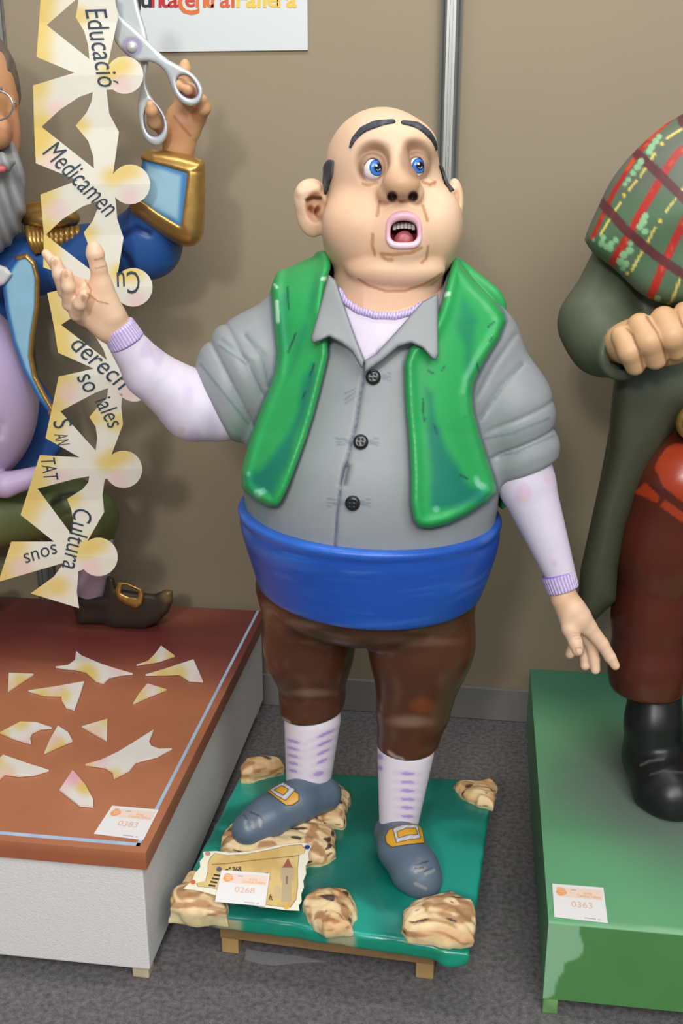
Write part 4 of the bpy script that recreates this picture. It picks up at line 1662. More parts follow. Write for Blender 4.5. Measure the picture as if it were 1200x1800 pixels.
# waistcoat, lapel, neckcloth
def f_waist(P):
    d = ell(P, K(-62, 690, 2.33), (0.172, 0.155, 0.225))
    d = smin(d, chain(P, [(-60, 848, 2.27, 24), (10, 852, 2.27, 22), (62, 838, 2.30, 18)], 0.01), 0.008)
    x, y, w = proj(P)
    return d + 0.006 * np.exp(-(line(x, y, [(-10, 735), (2, 748), (0, 765)]) / 7) ** 2)


sculpt('waistcoat', f_waist, *span2(-230, 110, 480, 900, 2.12, 2.50), 0.0044, m_fab, lf,
       lambda v: mixc(flat(len(v), (186, 166, 200)), sstep(0, 1, nz(f32(v), 12, 9)) * 0.5, (198, 178, 210)), label='lilac waistcoat')
LAP = [(18, 470), (30, 452), (46, 448), (60, 462), (67, 488), (66, 540), (58, 590), (55, 625), (62, 662), (78, 694), (95, 722), (88, 728), (66, 700), (40, 650), (22, 600), (10, 545), (4, 500)]


def f_lap(P):
    return pillow(P, LAP, 2.285, 0.018, 0.014)


lap = sculpt('lapel', f_lap, *span2(-10, 110, 430, 745, 2.24, 2.33), 0.0026, m_cuff, lf,
             lambda v: mixc(flat(len(v), (142, 186, 210)), sstep(-9, -3, poly(*proj(v)[:2], LAP)), (44, 116, 180)), label='pale blue lapel')


def f_laptrim(P):
    x, y, w = proj(P)
    m = line(x, y, LAP[1:12]) - 5.5
    return smax(f_lap(P) - 0.004, m * 0.00125, 0.004)


sculpt('gold_trim', f_laptrim, *span2(-10, 115, 430, 750, 2.23, 2.34), 0.0026, m_gold, lap)
sculpt('neckcloth', lambda P: pillow(P, [(-60, 480), (-10, 462), (12, 470), (22, 482), (8, 500), (-30, 515)], 2.27, 0.02, 0.012), *span2(-80, 40, 445, 530, 2.22, 2.32), 0.003,
       m_fab, lf, lambda v: flat(len(v), (206, 206, 206)))
# epaulette
def f_ep(P):
    d = ell(P, K(88, 384, 2.40), (0.068, 0.062, 0.030))
    return smin(d, chain(P, [(40, 372, 2.39, 14), (95, 362, 2.39, 12)]), 0.01)


ep = sculpt('epaulette', f_ep, *span2(20, 160, 340, 430, 2.31, 2.49), 0.0034, m_gold, lf, label='gold fringed epaulette')
fr_ = []
for i in range(11):
    t = i / 10
    a, b = K(48 + 88 * t, 398 + 6 * math.sin(3.1 * t), 2.345 + 0.03 * t), K(64 + 78 * t - 10 * math.sin(3.1 * t), 446 - 10 * t, 2.335 + 0.03 * t)
    fr_.append((a, (a + b) / 2 + np.array([0, -0.008, 0]), b))
for s in fr_:
    obj('fringe_cord', *tube(s, [0.0075, 0.0085, 0.006], 8), m_gold, ep)

# legs
sculpt('breeches', lambda P: smin(chain(P, [(-120, 900, 2.42, 66), (-20, 905, 2.42, 60), (120, 888, 2.45, 50), (160, 908, 2.48, 46), (166, 936, 2.50, 36)], 0.02),
                                  chain(P, [(-110, 900, 2.42, 60), (-130, 1000, 2.48, 45)]), 0.02)
       + 0.005 * np.exp(-(line(*proj(P)[:2], [(90, 885), (105, 875), (130, 870)]) / 4) ** 2) + 0.004 * np.exp(-(line(*proj(P)[:2], [(100, 910), (130, 900)]) / 4) ** 2),
       *span2(-220, 225, 810, 1060, 2.30, 2.62), 0.0045, m_fab, lf,
       lambda v: mixc(mixc(flat(len(v), (92, 104, 60)), sstep(0, 1, nz(f32(v), 14, 12)) * 0.5, (106, 118, 70)), 1 - sstep(2, 9, line(*proj(v)[:2], [(92, 884), (108, 874), (132, 868)])), (52, 60, 34)), label='olive green breeches')
sy = KZ(200, 1102, LZ)[1]
sculpt('stocking', lambda P: chain(P, [(166, 930, 2.50, 34), (168, 985, sy - 0.01, 29), (161, 1044, sy + 0.012, 24)], 0.02), *span2(115, 215, 890, 1095, 2.42, sy + 0.06), 0.004, m_fab, lf,
       lambda v: flat(len(v), (192, 178, 196)), label='pale lilac stocking')
SHOE = [(132, 1048), (150, 1050), (182, 1048), (188, 1012), (200, 1016), (206, 1034), (240, 1040), (272, 1044), (292, 1036), (303, 1038), (304, 1056), (296, 1076), (278, 1094), (255, 1104), (200, 1103), (180, 1096), (136, 1096), (129, 1068)]
ls_ = sculpt('shoe', lambda P: smax(pillow(P, SHOE, sy + 0.01, 0.042, 0.022), LZ - P[:, 2], 0.003), *span2(110, 320, 995, 1125, sy - 0.06, sy + 0.08), 0.003,
             M('dark_leather_paint', None, rough=0.35, var=0.1, vscale=20), lf,
             lambda v: mixc(mixc(flat(len(v), (52, 44, 36)), sstep(0, 1, nz(f32(v), 25, 4)) * 0.6, (66, 56, 44)), (1 - sstep(6, 20, np.hypot(proj(v)[0] - 296, proj(v)[1] - 1046))) * 0.7, (134, 106, 54)), label='dark brown curled-toe shoe')
BK = [(201, 1040), (207, 1022), (222, 1024), (250, 1036), (253, 1046), (250, 1062), (240, 1070), (222, 1064), (206, 1052)]
BKI = [(215, 1030), (222, 1028), (243, 1038), (241, 1050), (226, 1048), (213, 1042)]


def f_bk(P):
    x, y, w = proj(P)
    m = np.maximum(poly(x, y, BK), -poly(x, y, BKI)) * 0.0013
    return smax(np.abs(P[:, 1] - (sy - 0.033)) - 0.012, m, 0.009)


sculpt('buckle', f_bk, *span2(190, 262, 1012, 1080, sy - 0.06, sy), 0.0022, m_gold, ls_, label='gold shoe buckle')

# the other leg, standing just outside the picture
for o in [c for c in lf.children if c.name.startswith(('stocking', 'shoe'))]:
    k = o.copy()
    SC.collection.objects.link(k)
    k.parent = lf
    k.location = o.location + Vector((-0.48, -0.03, 0))
    for c_ in o.children:
        k2 = c_.copy()
        SC.collection.objects.link(k2)
        k2.parent = k

# ------------------------------------------------------------------ scissors
m_sil = M('silver_scissors_paint', None, rough=0.38, metal=0.35, var=0.05, vscale=30)
scs = empty('scissors', K(232, 82, 2.245), 'large silver scissors held by raised hand over paper chain', 'scissors')
SYa, SYb = 2.262, 2.285
RA_O = [(196, -30), (203, 30), (197, 62), (206, 80), (222, 96), (240, 110), (258, 107), (276, 112), (292, 128), (300, 152), (308, 170), (322, 184), (340, 188), (354, 178), (358, 160), (350, 142), (335, 126), (312, 114), (290, 102), (268, 80), (250, 62), (225, 40), (206, 24), (200, -30)]
RA_H = [(310, 140), (318, 131), (332, 134), (344, 150), (348, 164), (340, 174), (326, 171), (314, 160)]
RB_O = [(196, -60), (232, -60), (240, 0), (262, 72), (262, 112), (257, 130), (256, 148), (266, 172), (284, 192), (294, 212), (296, 232), (290, 248), (276, 258), (262, 253), (250, 238), (243, 210), (242, 182), (247, 158), (250, 130), (248, 108), (220, 60), (200, 20)]
RB_H = [(263, 177), (272, 184), (284, 203), (288, 222), (282, 236), (271, 240), (260, 234), (254, 218), (254, 198)]


def blade(O, Hh, Y):
    O, Hh, first = chaikin(O, 1), chaikin(Hh, 2), O is RA_O

    def g(P):
        x, y, w = proj(P)
        m = np.maximum(poly(x, y, O), -poly(x, y, Hh)) * 0.00122
        return smax(np.abs(P[:, 1] - Y) - 0.010, m, 0.008)

    def cc(v):
        x, y, w = proj(v)
        m = np.maximum(poly(x, y, O), -poly(x, y, Hh))
        c = mixc(flat(len(v), (196, 202, 204)), sstep(-0.2, 1, nz(f32(v), 30, 6)) * 0.6, (176, 184, 188))
        hh = np.abs(poly(x, y, Hh))
        c = mixc(c, (1 - sstep(0.5, 3, hh)) * 0.8, (112, 92, 160))
        return mixc(c, np.where(y < 110, 1 - sstep(3, 9, np.hypot(x - 232, y - 82) - 12), 0) * (0.5 if first else 0), (140, 118, 176))
    return g, cc


for O, Hh, Y in ((RA_O, RA_H, SYa), (RB_O, RB_H, SYb)):
    g, cc = blade(O, Hh, Y)
    sculpt('scissor_blade', g, *span2(180, 372, -75, 272, Y - 0.02, Y + 0.02), 0.0021, m_sil, scs, cc)
sculpt('pivot_screw', lambda P: ell(P, K(232, 83, SYa - 0.010), (0.0115, 0.010, 0.0115)), K(232, 83, SYa) - 0.025, K(232, 83, SYa) + 0.025, 0.0018, m_sil, scs, lambda v: flat(len(v), (206, 208, 208)))

# ------------------------------------------------------------------ paper doll chain
def circ(cx, cy, r, a0, a1, n=18):
    return [(cx + r * math.cos(math.radians(a0 + (a1 - a0) * i / n)), cy + r * math.sin(math.radians(a0 + (a1 - a0) * i / n))) for i in range(n + 1)]


OUT = [(72, -14), (68, 50), (64, 100), (131, 128), (58, 150), (60, 225), (63, 287), (137, 317), (71, 342), (77, 412), (76, 470), (155, 497), (83, 515), (95, 575), (102, 620), (165, 648), (103, 662), (80, 770),
       (140, 804), (70, 800), (36, 905), (95, 952), (20, 952), (-3, 1023), (113, 989), (94, 1014), (54, 1043), (139, 1069), (135, 1040), (138, 1004)]
OUT += circ(173, 979, 34, 140, -125)
OUT += [(183, 900), (180, 870), (184, 842)]
OUT += circ(217, 825, 33, 150, -130)
OUT += [(216, 746), (213, 715), (215, 692)]
OUT += circ(236, 672, 34, 145, -140)
OUT += [(214, 620), (203, 585), (205, 560), (204, 530)]
OUT += circ(234, 505, 34, 140, -145)
OUT += [(217, 418), (206, 385), (203, 352)]
OUT += circ(229, 324, 35, 140, -150)
OUT += [(209, 232), (192, 200), (187, 158)]
OUT += circ(219, 132, 33, 130, -160)
OUT += [(207, 33), (200, -14), (145, -14)]
H = [[(82, 44), (137, -4), (138, 2), (133, 30), (148, 55), (155, 80), (157, 104)],
     [(163, 162), (140, 170), (105, 193), (73, 223), (165, 296), (164, 275), (155, 248), (133, 221), (152, 198), (161, 178)],
     [(172, 353), (145, 363), (110, 385), (80, 413), (160, 475), (160, 450), (155, 430), (147, 409), (163, 388), (171, 368)],
     [(107, 571), (135, 553), (178, 540), (172, 560), (157, 579), (170, 595), (182, 615), (188, 633)],
     [(190, 682), (168, 690), (106, 723), (168, 792), (171, 770), (168, 750), (157, 733), (172, 715), (188, 700)],
     [(157, 837), (130, 842), (66, 859), (126, 940), (129, 915), (125, 895), (118, 877), (145, 860), (155, 848)]]


def chainY(px, py):                            # the strip hangs in shallow accordion folds
    fold = np.interp(py, [-20, 40, 132, 225, 324, 413, 505, 571, 660, 722, 825, 880, 979, 1070], [0, 1, -1, 1, -1, 1, -1, 1, -1, 1, -1, 1, -1, 0.5])
    return 2.225 + 0.003 * fold


m_paper = M('airbrushed_card', None, rough=0.6, var=0.02, vscale=20)
v, f = sheet(OUT, 1.0, H, cut=5.0)
x, y = v[:, 0], v[:, 1]
w3 = np.array([K(a, b, chainY(a, b) + 0.0035 * (c - 1)) for a, b, c in v])
c = flat(len(v), (226, 222, 208))
YEL, PNK = (224, 192, 98), (232, 198, 196)
lefts = [(72, 0), (64, 100), (58, 150), (73, 223), (63, 250), (71, 342), (80, 413), (76, 450), (84, 517), (100, 571), (102, 618), (103, 664), (92, 722), (80, 768), (70, 802), (60, 859), (38, 900), (20, 955), (0, 1020), (54, 1043), (66, 45)]
tips = [(137, 28), (137, 221), (150, 409), (160, 579), (160, 733), (121, 877), (100, 1030), (195, 130), (200, 310), (212, 480), (190, 812), (148, 968), (205, 742), (214, 115), (226, 300), (232, 480), (212, 800), (170, 955)]
for p in lefts:
    c = mixc(c, (1 - sstep(8, 46, np.hypot(x - p[0], (y - p[1]) * 0.8))) * 0.8, YEL)
for p in tips:
    c = mixc(c, (1 - sstep(4, 28, np.hypot((x - p[0]) * 0.8, y - p[1]))) * 0.75, YEL)
for p in [(100, 195), (100, 370), (120, 690), (105, 840), (40, 1000), (215, 150), (228, 345), (240, 530), (222, 690), (205, 848), (160, 1000), (90, 285)]:
    c = mixc(c, (1 - sstep(3, 30, np.hypot(x - p[0], y - p[1]))) * 0.75, PNK)
pc = empty('paper_doll_chain', K(139, 1069, 2.225), 'hanging paper doll chain lettered Educació, Medicamen, Cultura, yellow and pink edges', 'paper chain')
obj('card_strip', w3, f, m_paper, pc, col=c, smooth=False)
m_ink = M('blue_black_ink', (52, 66, 78), rough=0.55)


def write(s, px, py, cap, deg, length, shear=0.2, bold=0.0):
    """lettering that starts at a pixel and runs along a direction in the plane of the strip"""
    v, f = text2d(s, 1.0, shear, bold)
    a = math.radians(deg)
    x0, x1 = v[:, 0].min(), v[:, 0].max()
    X = (v[:, 0] - x0) / (x1 - x0) * length
    Yv = v[:, 1] / 0.70 * cap
    qx = px + X * math.cos(a) + Yv * math.sin(a)
    qy = py + X * math.sin(a) - Yv * math.cos(a)
    w = np.array([K(p, r, chainY(p, r) - 0.0045) for p, r in zip(qx, qy)])
    obj('lettering', w, f, m_ink, pc, smooth=False)


write('Educació', 149, 17, 38, 80, 140)
write('Medicamen', 74, 270, 36, 45, 160)
write('Cu', 244, 476, 40, 176, 40, 0.05)
write('derech', 122, 610, 34, 41, 118)
write('so', 134, 664, 34, 60, 34)
write('iales', 166, 706, 31, 62, 56)
write('S', 92, 742, 32, 68, 18)
write('AN', 95, 764, 24, 78, 22)
write('TAT', 71, 808, 26, 80, 40)
write('Cultura', 131, 892, 34, 102, 108, 0.1)
write('sous', 97, 956, 26, 162, 60, 0.05)

# ------------------------------------------------------------------ tartan-shawl figure on the green plinth
rf = empty('painted_figure', (0.44, 2.1, RZ), 'painted figure in tartan shawl, olive coat and rust trousers, fist clenched', 'statue')
SKIN3 = (212, 168, 126)
FIST = [[(1092, 590, 1.905, 19), (1106, 618, 1.89, 20), (1116, 642, 1.905, 18)],
        [(1124, 572, 1.905, 22), (1140, 600, 1.885, 24), (1152, 630, 1.90, 20)],
        [(1166, 562, 1.905, 24), (1180, 590, 1.885, 26), (1188, 614, 1.90, 20)],
        [(1205, 556, 1.91, 22), (1222, 580, 1.89, 24), (1228, 604, 1.905, 20)]]


def f_fist(P):
    d = ell(P, K(1150, 600, 1.94), (0.085, 0.045, 0.045))
    d = smin(d, chain(P, [(1080, 605, 1.98, 32), (1110, 605, 1.95, 34)]), 0.02)
    for s in FIST:
        d = smin(d, chain(P, s, 0.006), 0.0045)
    return smin(d, chain(P, [(1230, 560, 1.93, 16), (1200, 545, 1.92, 14)]), 0.01)


def c_fist(v):
    P = f32(v)
    c = mixc(flat(len(v), SKIN3), sstep(0, 1, nz(P, 30, 201)) * 0.4, (196, 148, 108))
    x, y, w = proj(v)
    for pts in ([(1101, 577), (1112, 590), (1122, 615), (1132, 655)], [(1136, 557), (1155, 585), (1165, 610), (1172, 640)], [(1190, 548), (1200, 575)]):
        c = mixc(c, (1 - sstep(0.8, 3.5, line(x, y, pts))) * 0.6, (118, 80, 60))
    return c


parts = []
v, q = mesh(f_fist, *span2(1030, 1290, 500, 700, 1.83, 2.05), 0.003)
parts.append((v, q, c_fist(v)))


def f_rrest(P):
    d = chain(P, [(1100, 480, 2.12, 34), (1050, 568, 2.05, 34), (1090, 605, 1.98, 28)], 0.01)
    d = smin(d, ell(P, K(1290, 640, 2.18), (0.10, 0.07, 0.30)), 0.04)
    d = smin(d, chain(P, [(1210, 830, 2.13, 50), (1150, 1010, 2.12, 38), (1140, 1290, 2.1, 30)], 0.01), 0.03)
    d = smin(d, chain(P, [(1320, 830, 2.13, 50), (1370, 1010, 2.2, 38), (1380, 1220, 2.25, 30)], 0.01), 0.03)
    return smin(d, ell(P, K(1290, 280, 2.1), (0.11, 0.12, 0.15)), 0.05)


v, q = mesh(f_rrest, *span2(1000, 1440, 140, 1350, 1.93, 2.32), 0.012)
parts.append((v, q, flat(len(v), SKIN3)))
v, q, c = tri_merge(parts)
obj('body', v, q, m_skin, rf, col=c)

SHW = [(1028, 428), (1032, 402), (1050, 358), (1068, 326), (1098, 288), (1140, 242), (1180, 208), (1240, 180), (1330, 210), (1400, 330), (1390, 470), (1280, 540), (1180, 540), (1130, 518), (1082, 480)]


SHW = chaikin(SHW, 1)
SHC = K(1245, 395, 2.13)


def f_shawl(P):
    x, y, w = proj(P)
    m = poly(x, y, SHW) * 0.00115
    d = ell(P, SHC, (0.30, 0.22, 0.31))
    d = smax(d, m, 0.035) + 0.003 * np.sin(y * 0.05 + x * 0.02)
    return np.maximum(d, -smax(ell(P, SHC + np.array([0, 0, -0.02]), (0.27, 0.19, 0.28)), m + 0.02, 0.02))


RED1 = [[(1200, 196), (1180, 208), (1145, 240), (1115, 278), (1078, 338), (1040, 420)], [(1215, 255), (1190, 270), (1170, 300), (1150, 332), (1112, 400), (1076, 462)], [(1215, 365), (1182, 430), (1164, 470), (1143, 522)]]
MAR = [[(1112, 264), (1150, 298), (1200, 348), (1240, 380)], [(1056, 355), (1100, 405), (1150, 448), (1215, 492)], [(1194, 190), (1200, 216), (1240, 250)]]
YELS = [[(1205, 222), (1172, 243)], [(1150, 270), (1125, 310)], [(1118, 318), (1105, 334)], [(1090, 356), (1072, 384), (1055, 412)], [(1202, 330), (1170, 372)], [(1151, 400), (1130, 440), (1110, 475)], [(1200, 476), (1180, 530)]]
YDOT = [(1163, 253), (1097, 343), (1160, 389), (1102, 481), (1175, 535)]
GB = [(1158, 240, 5), (1152, 248, 6), (1145, 258, 6), (1141, 266, 6), (1126, 284, 6), (1120, 294, 6), (1112, 304, 5), (1104, 316, 5), (1098, 324, 4), (1134, 380, 6), (1130, 390, 7), (1124, 398, 6), (1133, 407, 6),
      (1060, 418, 5), (1057, 428, 6), (1066, 434, 6), (1074, 428, 5), (1082, 422, 5), (1072, 436, 6), (1043, 422, 3), (1108, 428, 5), (1106, 440, 7), (1096, 448, 7), (1090, 460, 7), (1100, 464, 6), (1094, 472, 5), (1155, 525, 6)]


def c_shawl(v):
    P = f32(v)
    x, y, w = proj(v)
    c = mixc(flat(len(v), (98, 106, 92)), sstep(-0.1, 0.9, nz(P, 16, 211)) * 0.7, (74, 112, 78))
    for p in YELS:
        c = mixc(c, (1 - sstep(1.2, 3.2, line(x, y, p))), (214, 196, 104))
    for p, hw in zip(RED1, (4.0, 7.0, 7.5)):
        d = line(x, y, p)
        c = mixc(c, 1 - sstep(hw - 1, hw + 1, d), (176, 42, 34))
        c = mixc(c, (1 - sstep(2, 5, d)) * sstep(-0.1, 0.5, nz(P, 150, 7)), (206, 74, 40))
    for p in MAR:
        c = mixc(c, (1 - sstep(7, 9.5, line(x, y, p))) * 0.92, (92, 40, 46))
    for a, b in YDOT:
        c = mixc(c, 1 - sstep(2.5, 4.5, np.hypot(x - a, y - b)), (222, 196, 80))
    for a, b, r in GB:
        c = mixc(c, 1 - sstep(r - 1, r + 1.2, np.hypot(x - a, y - b)), (140, 190, 142))
    return c


sculpt('shawl', f_shawl, *span2(1010, 1420, 160, 560, 1.86, 2.36), 0.0033, m_fab, rf, c_shawl, label='tartan shawl with red, maroon and yellow bands')


def f_rcoat(P):
    x, y, w = proj(P)
    d = chain(P, [(1105, 450, 2.13, 58), (1048, 566, 2.06, 61), (1062, 600, 2.03, 56), (1092, 618, 1.965, 50)], 0.03)
    n = K(1120, 612, 1.93) - K(1060, 604, 2.02)
    n /= np.linalg.norm(n)
    t = (P - f32(K(1098, 618, 1.955))) @ f32(n)
    d = smax(d, t, 0.008)
    d = np.maximum(d, -(smax(chain(P, [(1080, 612, 1.99, 38), (1130, 612, 1.91, 38)]), -t - 0.03, 0.004)))
    cz = pillow(P, [(1090, 600), (1078, 700), (1070, 790), (1044, 890), (1022, 1000), (1016, 1072), (1030, 1090), (1046, 1090), (1082, 1056), (1084, 1000), (1098, 930), (1118, 870), (1150, 806), (1200, 730), (1290, 690), (1400, 640), (1400, 480), (1130, 500)], 2.15, 0.12, 0.05)
    d = smin(d, cz, 0.02)
    back = pillow(P, [(1040, 900), (1100, 640), (1400, 640), (1430, 1000), (1420, 1060), (1080, 1050), (1022, 1060)], 2.27, 0.025, 0.02)
    return np.minimum(d, back) - 0.003 * nz(P, 12, 221)


def c_rcoat(v):
    P = f32(v)
    x, y, w = proj(v)
    c = mixc(flat(len(v), (84, 92, 74)), sstep(0, 1, nz(P, 12, 223)) * 0.5, (98, 106, 86))
    return mixc(c, sstep(650, 720, y) * 0.8, (56, 58, 42))


rcoat = sculpt('coat', f_rcoat, *span2(970, 1440, 400, 1110, 1.88, 2.32), 0.0046, m_fab, rf, c_rcoat, label='long olive green coat')


def f_trou(P):
    x, y, w = proj(P)
    d = chain(P, [(1200, 845, 2.12, 104), (1162, 950, 2.12, 82), (1144, 1080, 2.11, 61), (1137, 1170, 2.10, 60), (1136, 1300, 2.09, 61)], 0.04)
    zh = K(1136, 1236, 2.03)[2]
    d = smax(d, zh - P[:, 2], 0.008)
    e = chain(P, [(1320, 845, 2.13, 100), (1370, 1000, 2.2, 76), (1385, 1240, 2.26, 60)], 0.04)
    e = smax(e, zh - P[:, 2], 0.008)
    return smin(d, e, 0.03)


def c_trou(v):
    P = f32(v)
    x, y, w = proj(v)
    c = mixc(flat(len(v), (84, 36, 24)), sstep(0, 1, nz(P, 10, 231)) * 0.6, (100, 43, 26))
    c = mixc(c, (1 - sstep(0, 60, x - 1082)) * 0.5, (52, 27, 21))
    OG = (164, 58, 26)
    for pts in ([(1150, 822), (1158, 805), (1172, 786), (1186, 779), (1230, 784), (1240, 900), (1196, 880), (1166, 856)], [(1113, 866), (1134, 848), (1158, 872), (1156, 884)], [(1160, 890), (1168, 878), (1215, 912), (1215, 930)]):
        c = mixc(c, 1 - sstep(-1, 1.5, poly(x, y, pts)), OG)
    return c


sculpt('trousers', f_trou, *span2(1050, 1460, 720, 1330, 1.92, 2.36), 0.0046, m_brown, rf, c_trou, label='rust brown trousers with orange flame patches')
sculpt('belt_ornament', lambda P: smin(ell(P, K(1214, 742, 2.02), (0.028, 0.016, 0.034)), ell(P, K(1214, 742, 2.01), (0.014, 0.016, 0.018)), 0.006), *span2(1170, 1260, 690, 790, 1.98, 2.06), 0.003, m_gold, rf)
m_boot = M('black_boot_gloss', None, rough=0.36, var=0.1, vscale=20)


def boot(cx, dx, name):
    a = [KZ(1148 + dx, 1272, RZ + 0.14), KZ(1150 + dx, 1330, RZ + 0.06), KZ(1170 + dx, 1388, RZ + 0.03), KZ(1182 + dx, 1402, RZ + 0.025)]
    r = [0.055, 0.062, 0.062, 0.056]

    def g(P):
        d = rc(P, a[0] + np.array([0, 0.02, 0.06]), a[0], 0.056, 0.054)
        for i in range(3):
            d = smin(d, rc(P, a[i], a[i + 1], r[i], r[i + 1]), 0.03)
        d = smax(d, RZ - P[:, 2], 0.006)
        return d

    def cc(v):
        x, y, w = proj(v)
        c = flat(len(v), (24, 24, 25))
        c = mixc(c, (1 - sstep(1, 4, line(x - dx, y, [(1126, 1345), (1140, 1338), (1166, 1334)]))) * 0.5, (130, 130, 126))
        c = mixc(c, (1 - sstep(1, 3, line(x - dx, y, [(1142, 1362), (1165, 1355), (1198, 1358)]))) * 0.4, (120, 120, 116))
        return mixc(c, (1 - sstep(0.0, 0.012, v[:, 2] - RZ)) * 0.8, (18, 84, 56))
    A = np.array(a)
    return sculpt('boot', g, A.min(0) - 0.1, A.max(0) + np.array([0.1, 0.13, 0.16]), 0.0034, m_boot, rf, cc, label='glossy black boot')


boot(0, 0, '')
boot(0, 236, '')

# ------------------------------------------------------------------ paper scraps on the left plinth
SCR = [([(40, 338), (148, 342), (95, 378), (35, 420)], 'small triangular paper scrap nearest the plinth back left corner'),
       ([(335, 242), (360, 262), (450, 300), (520, 322), (583, 340), (530, 345), (485, 355), (455, 382), (420, 372), (395, 350), (375, 332), (330, 320), (290, 318), (245, 310), (300, 303), (330, 280)], 'long pointed paper doll offcut just in front of the dark shoe'),
       ([(708, 218), (768, 262), (700, 285), (600, 302), (650, 285), (680, 255)], 'leaf-like pointed paper scrap farthest back, nearest the shoe toe'),
       ([(850, 278), (892, 375), (830, 370), (785, 342), (715, 345), (640, 345), (730, 318)], 'boomerang shaped paper scrap nearest the plinth right edge'),
       ([(370, 375), (350, 440), (328, 498), (290, 488), (272, 460), (270, 437), (190, 435), (125, 415), (240, 398)], 'boomerang shaped paper scrap left of the small kite scrap'),
       ([(648, 385), (732, 410), (660, 438), (585, 472), (610, 430)], 'small kite-shaped paper scrap below the right boomerang scrap'),
       ([(0, 600), (90, 552), (160, 555), (228, 578), (180, 582), (145, 600), (132, 625), (138, 648), (60, 625)], 'hooked paper scrap with curled notch at left edge'),
       ([(255, 570), (300, 600), (318, 635), (250, 665), (195, 690), (220, 630)], 'rounded wedge paper scrap beside the hooked scrap'),
       ([(472, 540), (470, 636), (415, 605), (360, 573)], 'plain triangular paper scrap in the middle of the copper top'),
       ([(675, 588), (655, 640), (665, 660), (700, 672), (755, 670), (690, 705), (600, 728), (570, 765), (500, 802), (495, 775), (460, 752), (375, 740), (440, 722), (520, 685)], 'largest forked paper doll offcut on the copper top'),
       ([(15, 698), (120, 735), (215, 765), (150, 785), (80, 790), (25, 782), (0, 805), (-30, 800), (-20, 730)], 'long curved paper scrap with pink notch at left frame edge'),
       ([(320, 765), (375, 830), (410, 895), (410, 925), (350, 920), (262, 852)], 'pink tipped blade-shaped paper scrap nearest the number card')]
for i, (pts, lab) in enumerate(SCR):
    pts = [(a / 2.5, b / 2.5 + 1050) for a, b in pts]
    v, f = sheet(pts, 1.0, cut=4.0)
    w = np.array([KZ(a, b, LZ + 0.0015) for a, b, c in v])
    w[:, 2] += v[:, 2] * 0.004
    x, y = v[:, 0], v[:, 1]
    c = flat(len(v), (228, 222, 214))
    cx, cy = x.mean(), y.mean()
    rr = np.random.RandomState(i + 5)
    for k in range(3):
        p = pts[rr.randint(len(pts))]
        c = mixc(c, (1 - sstep(4, 26, np.hypot(x - p[0], y - p[1]))) * 0.75, YEL if k < 2 else PNK)
    if i == 11:
        c = mixc(c, 1 - sstep(4, 26, np.hypot(x - 128, y - 1368)), (232, 172, 184))
    o = obj('paper_scrap', w, f, m_paper, None, col=c, smooth=False)
    tag(o, lab, 'paper scrap', 'paper scraps on the copper plinth')

# ------------------------------------------------------------------ number cards and scroll placard
m_card = M('white_card', (236, 234, 234), rough=0.5)
m_peach = M('peach_print', (242, 218, 202), rough=0.55)
m_logo = M('orange_print', (240, 168, 104), rough=0.55)
m_num = M('pale_orange_number', (232, 188, 166), rough=0.55)
m_grey = M('grey_print', (176, 172, 172), rough=0.55)


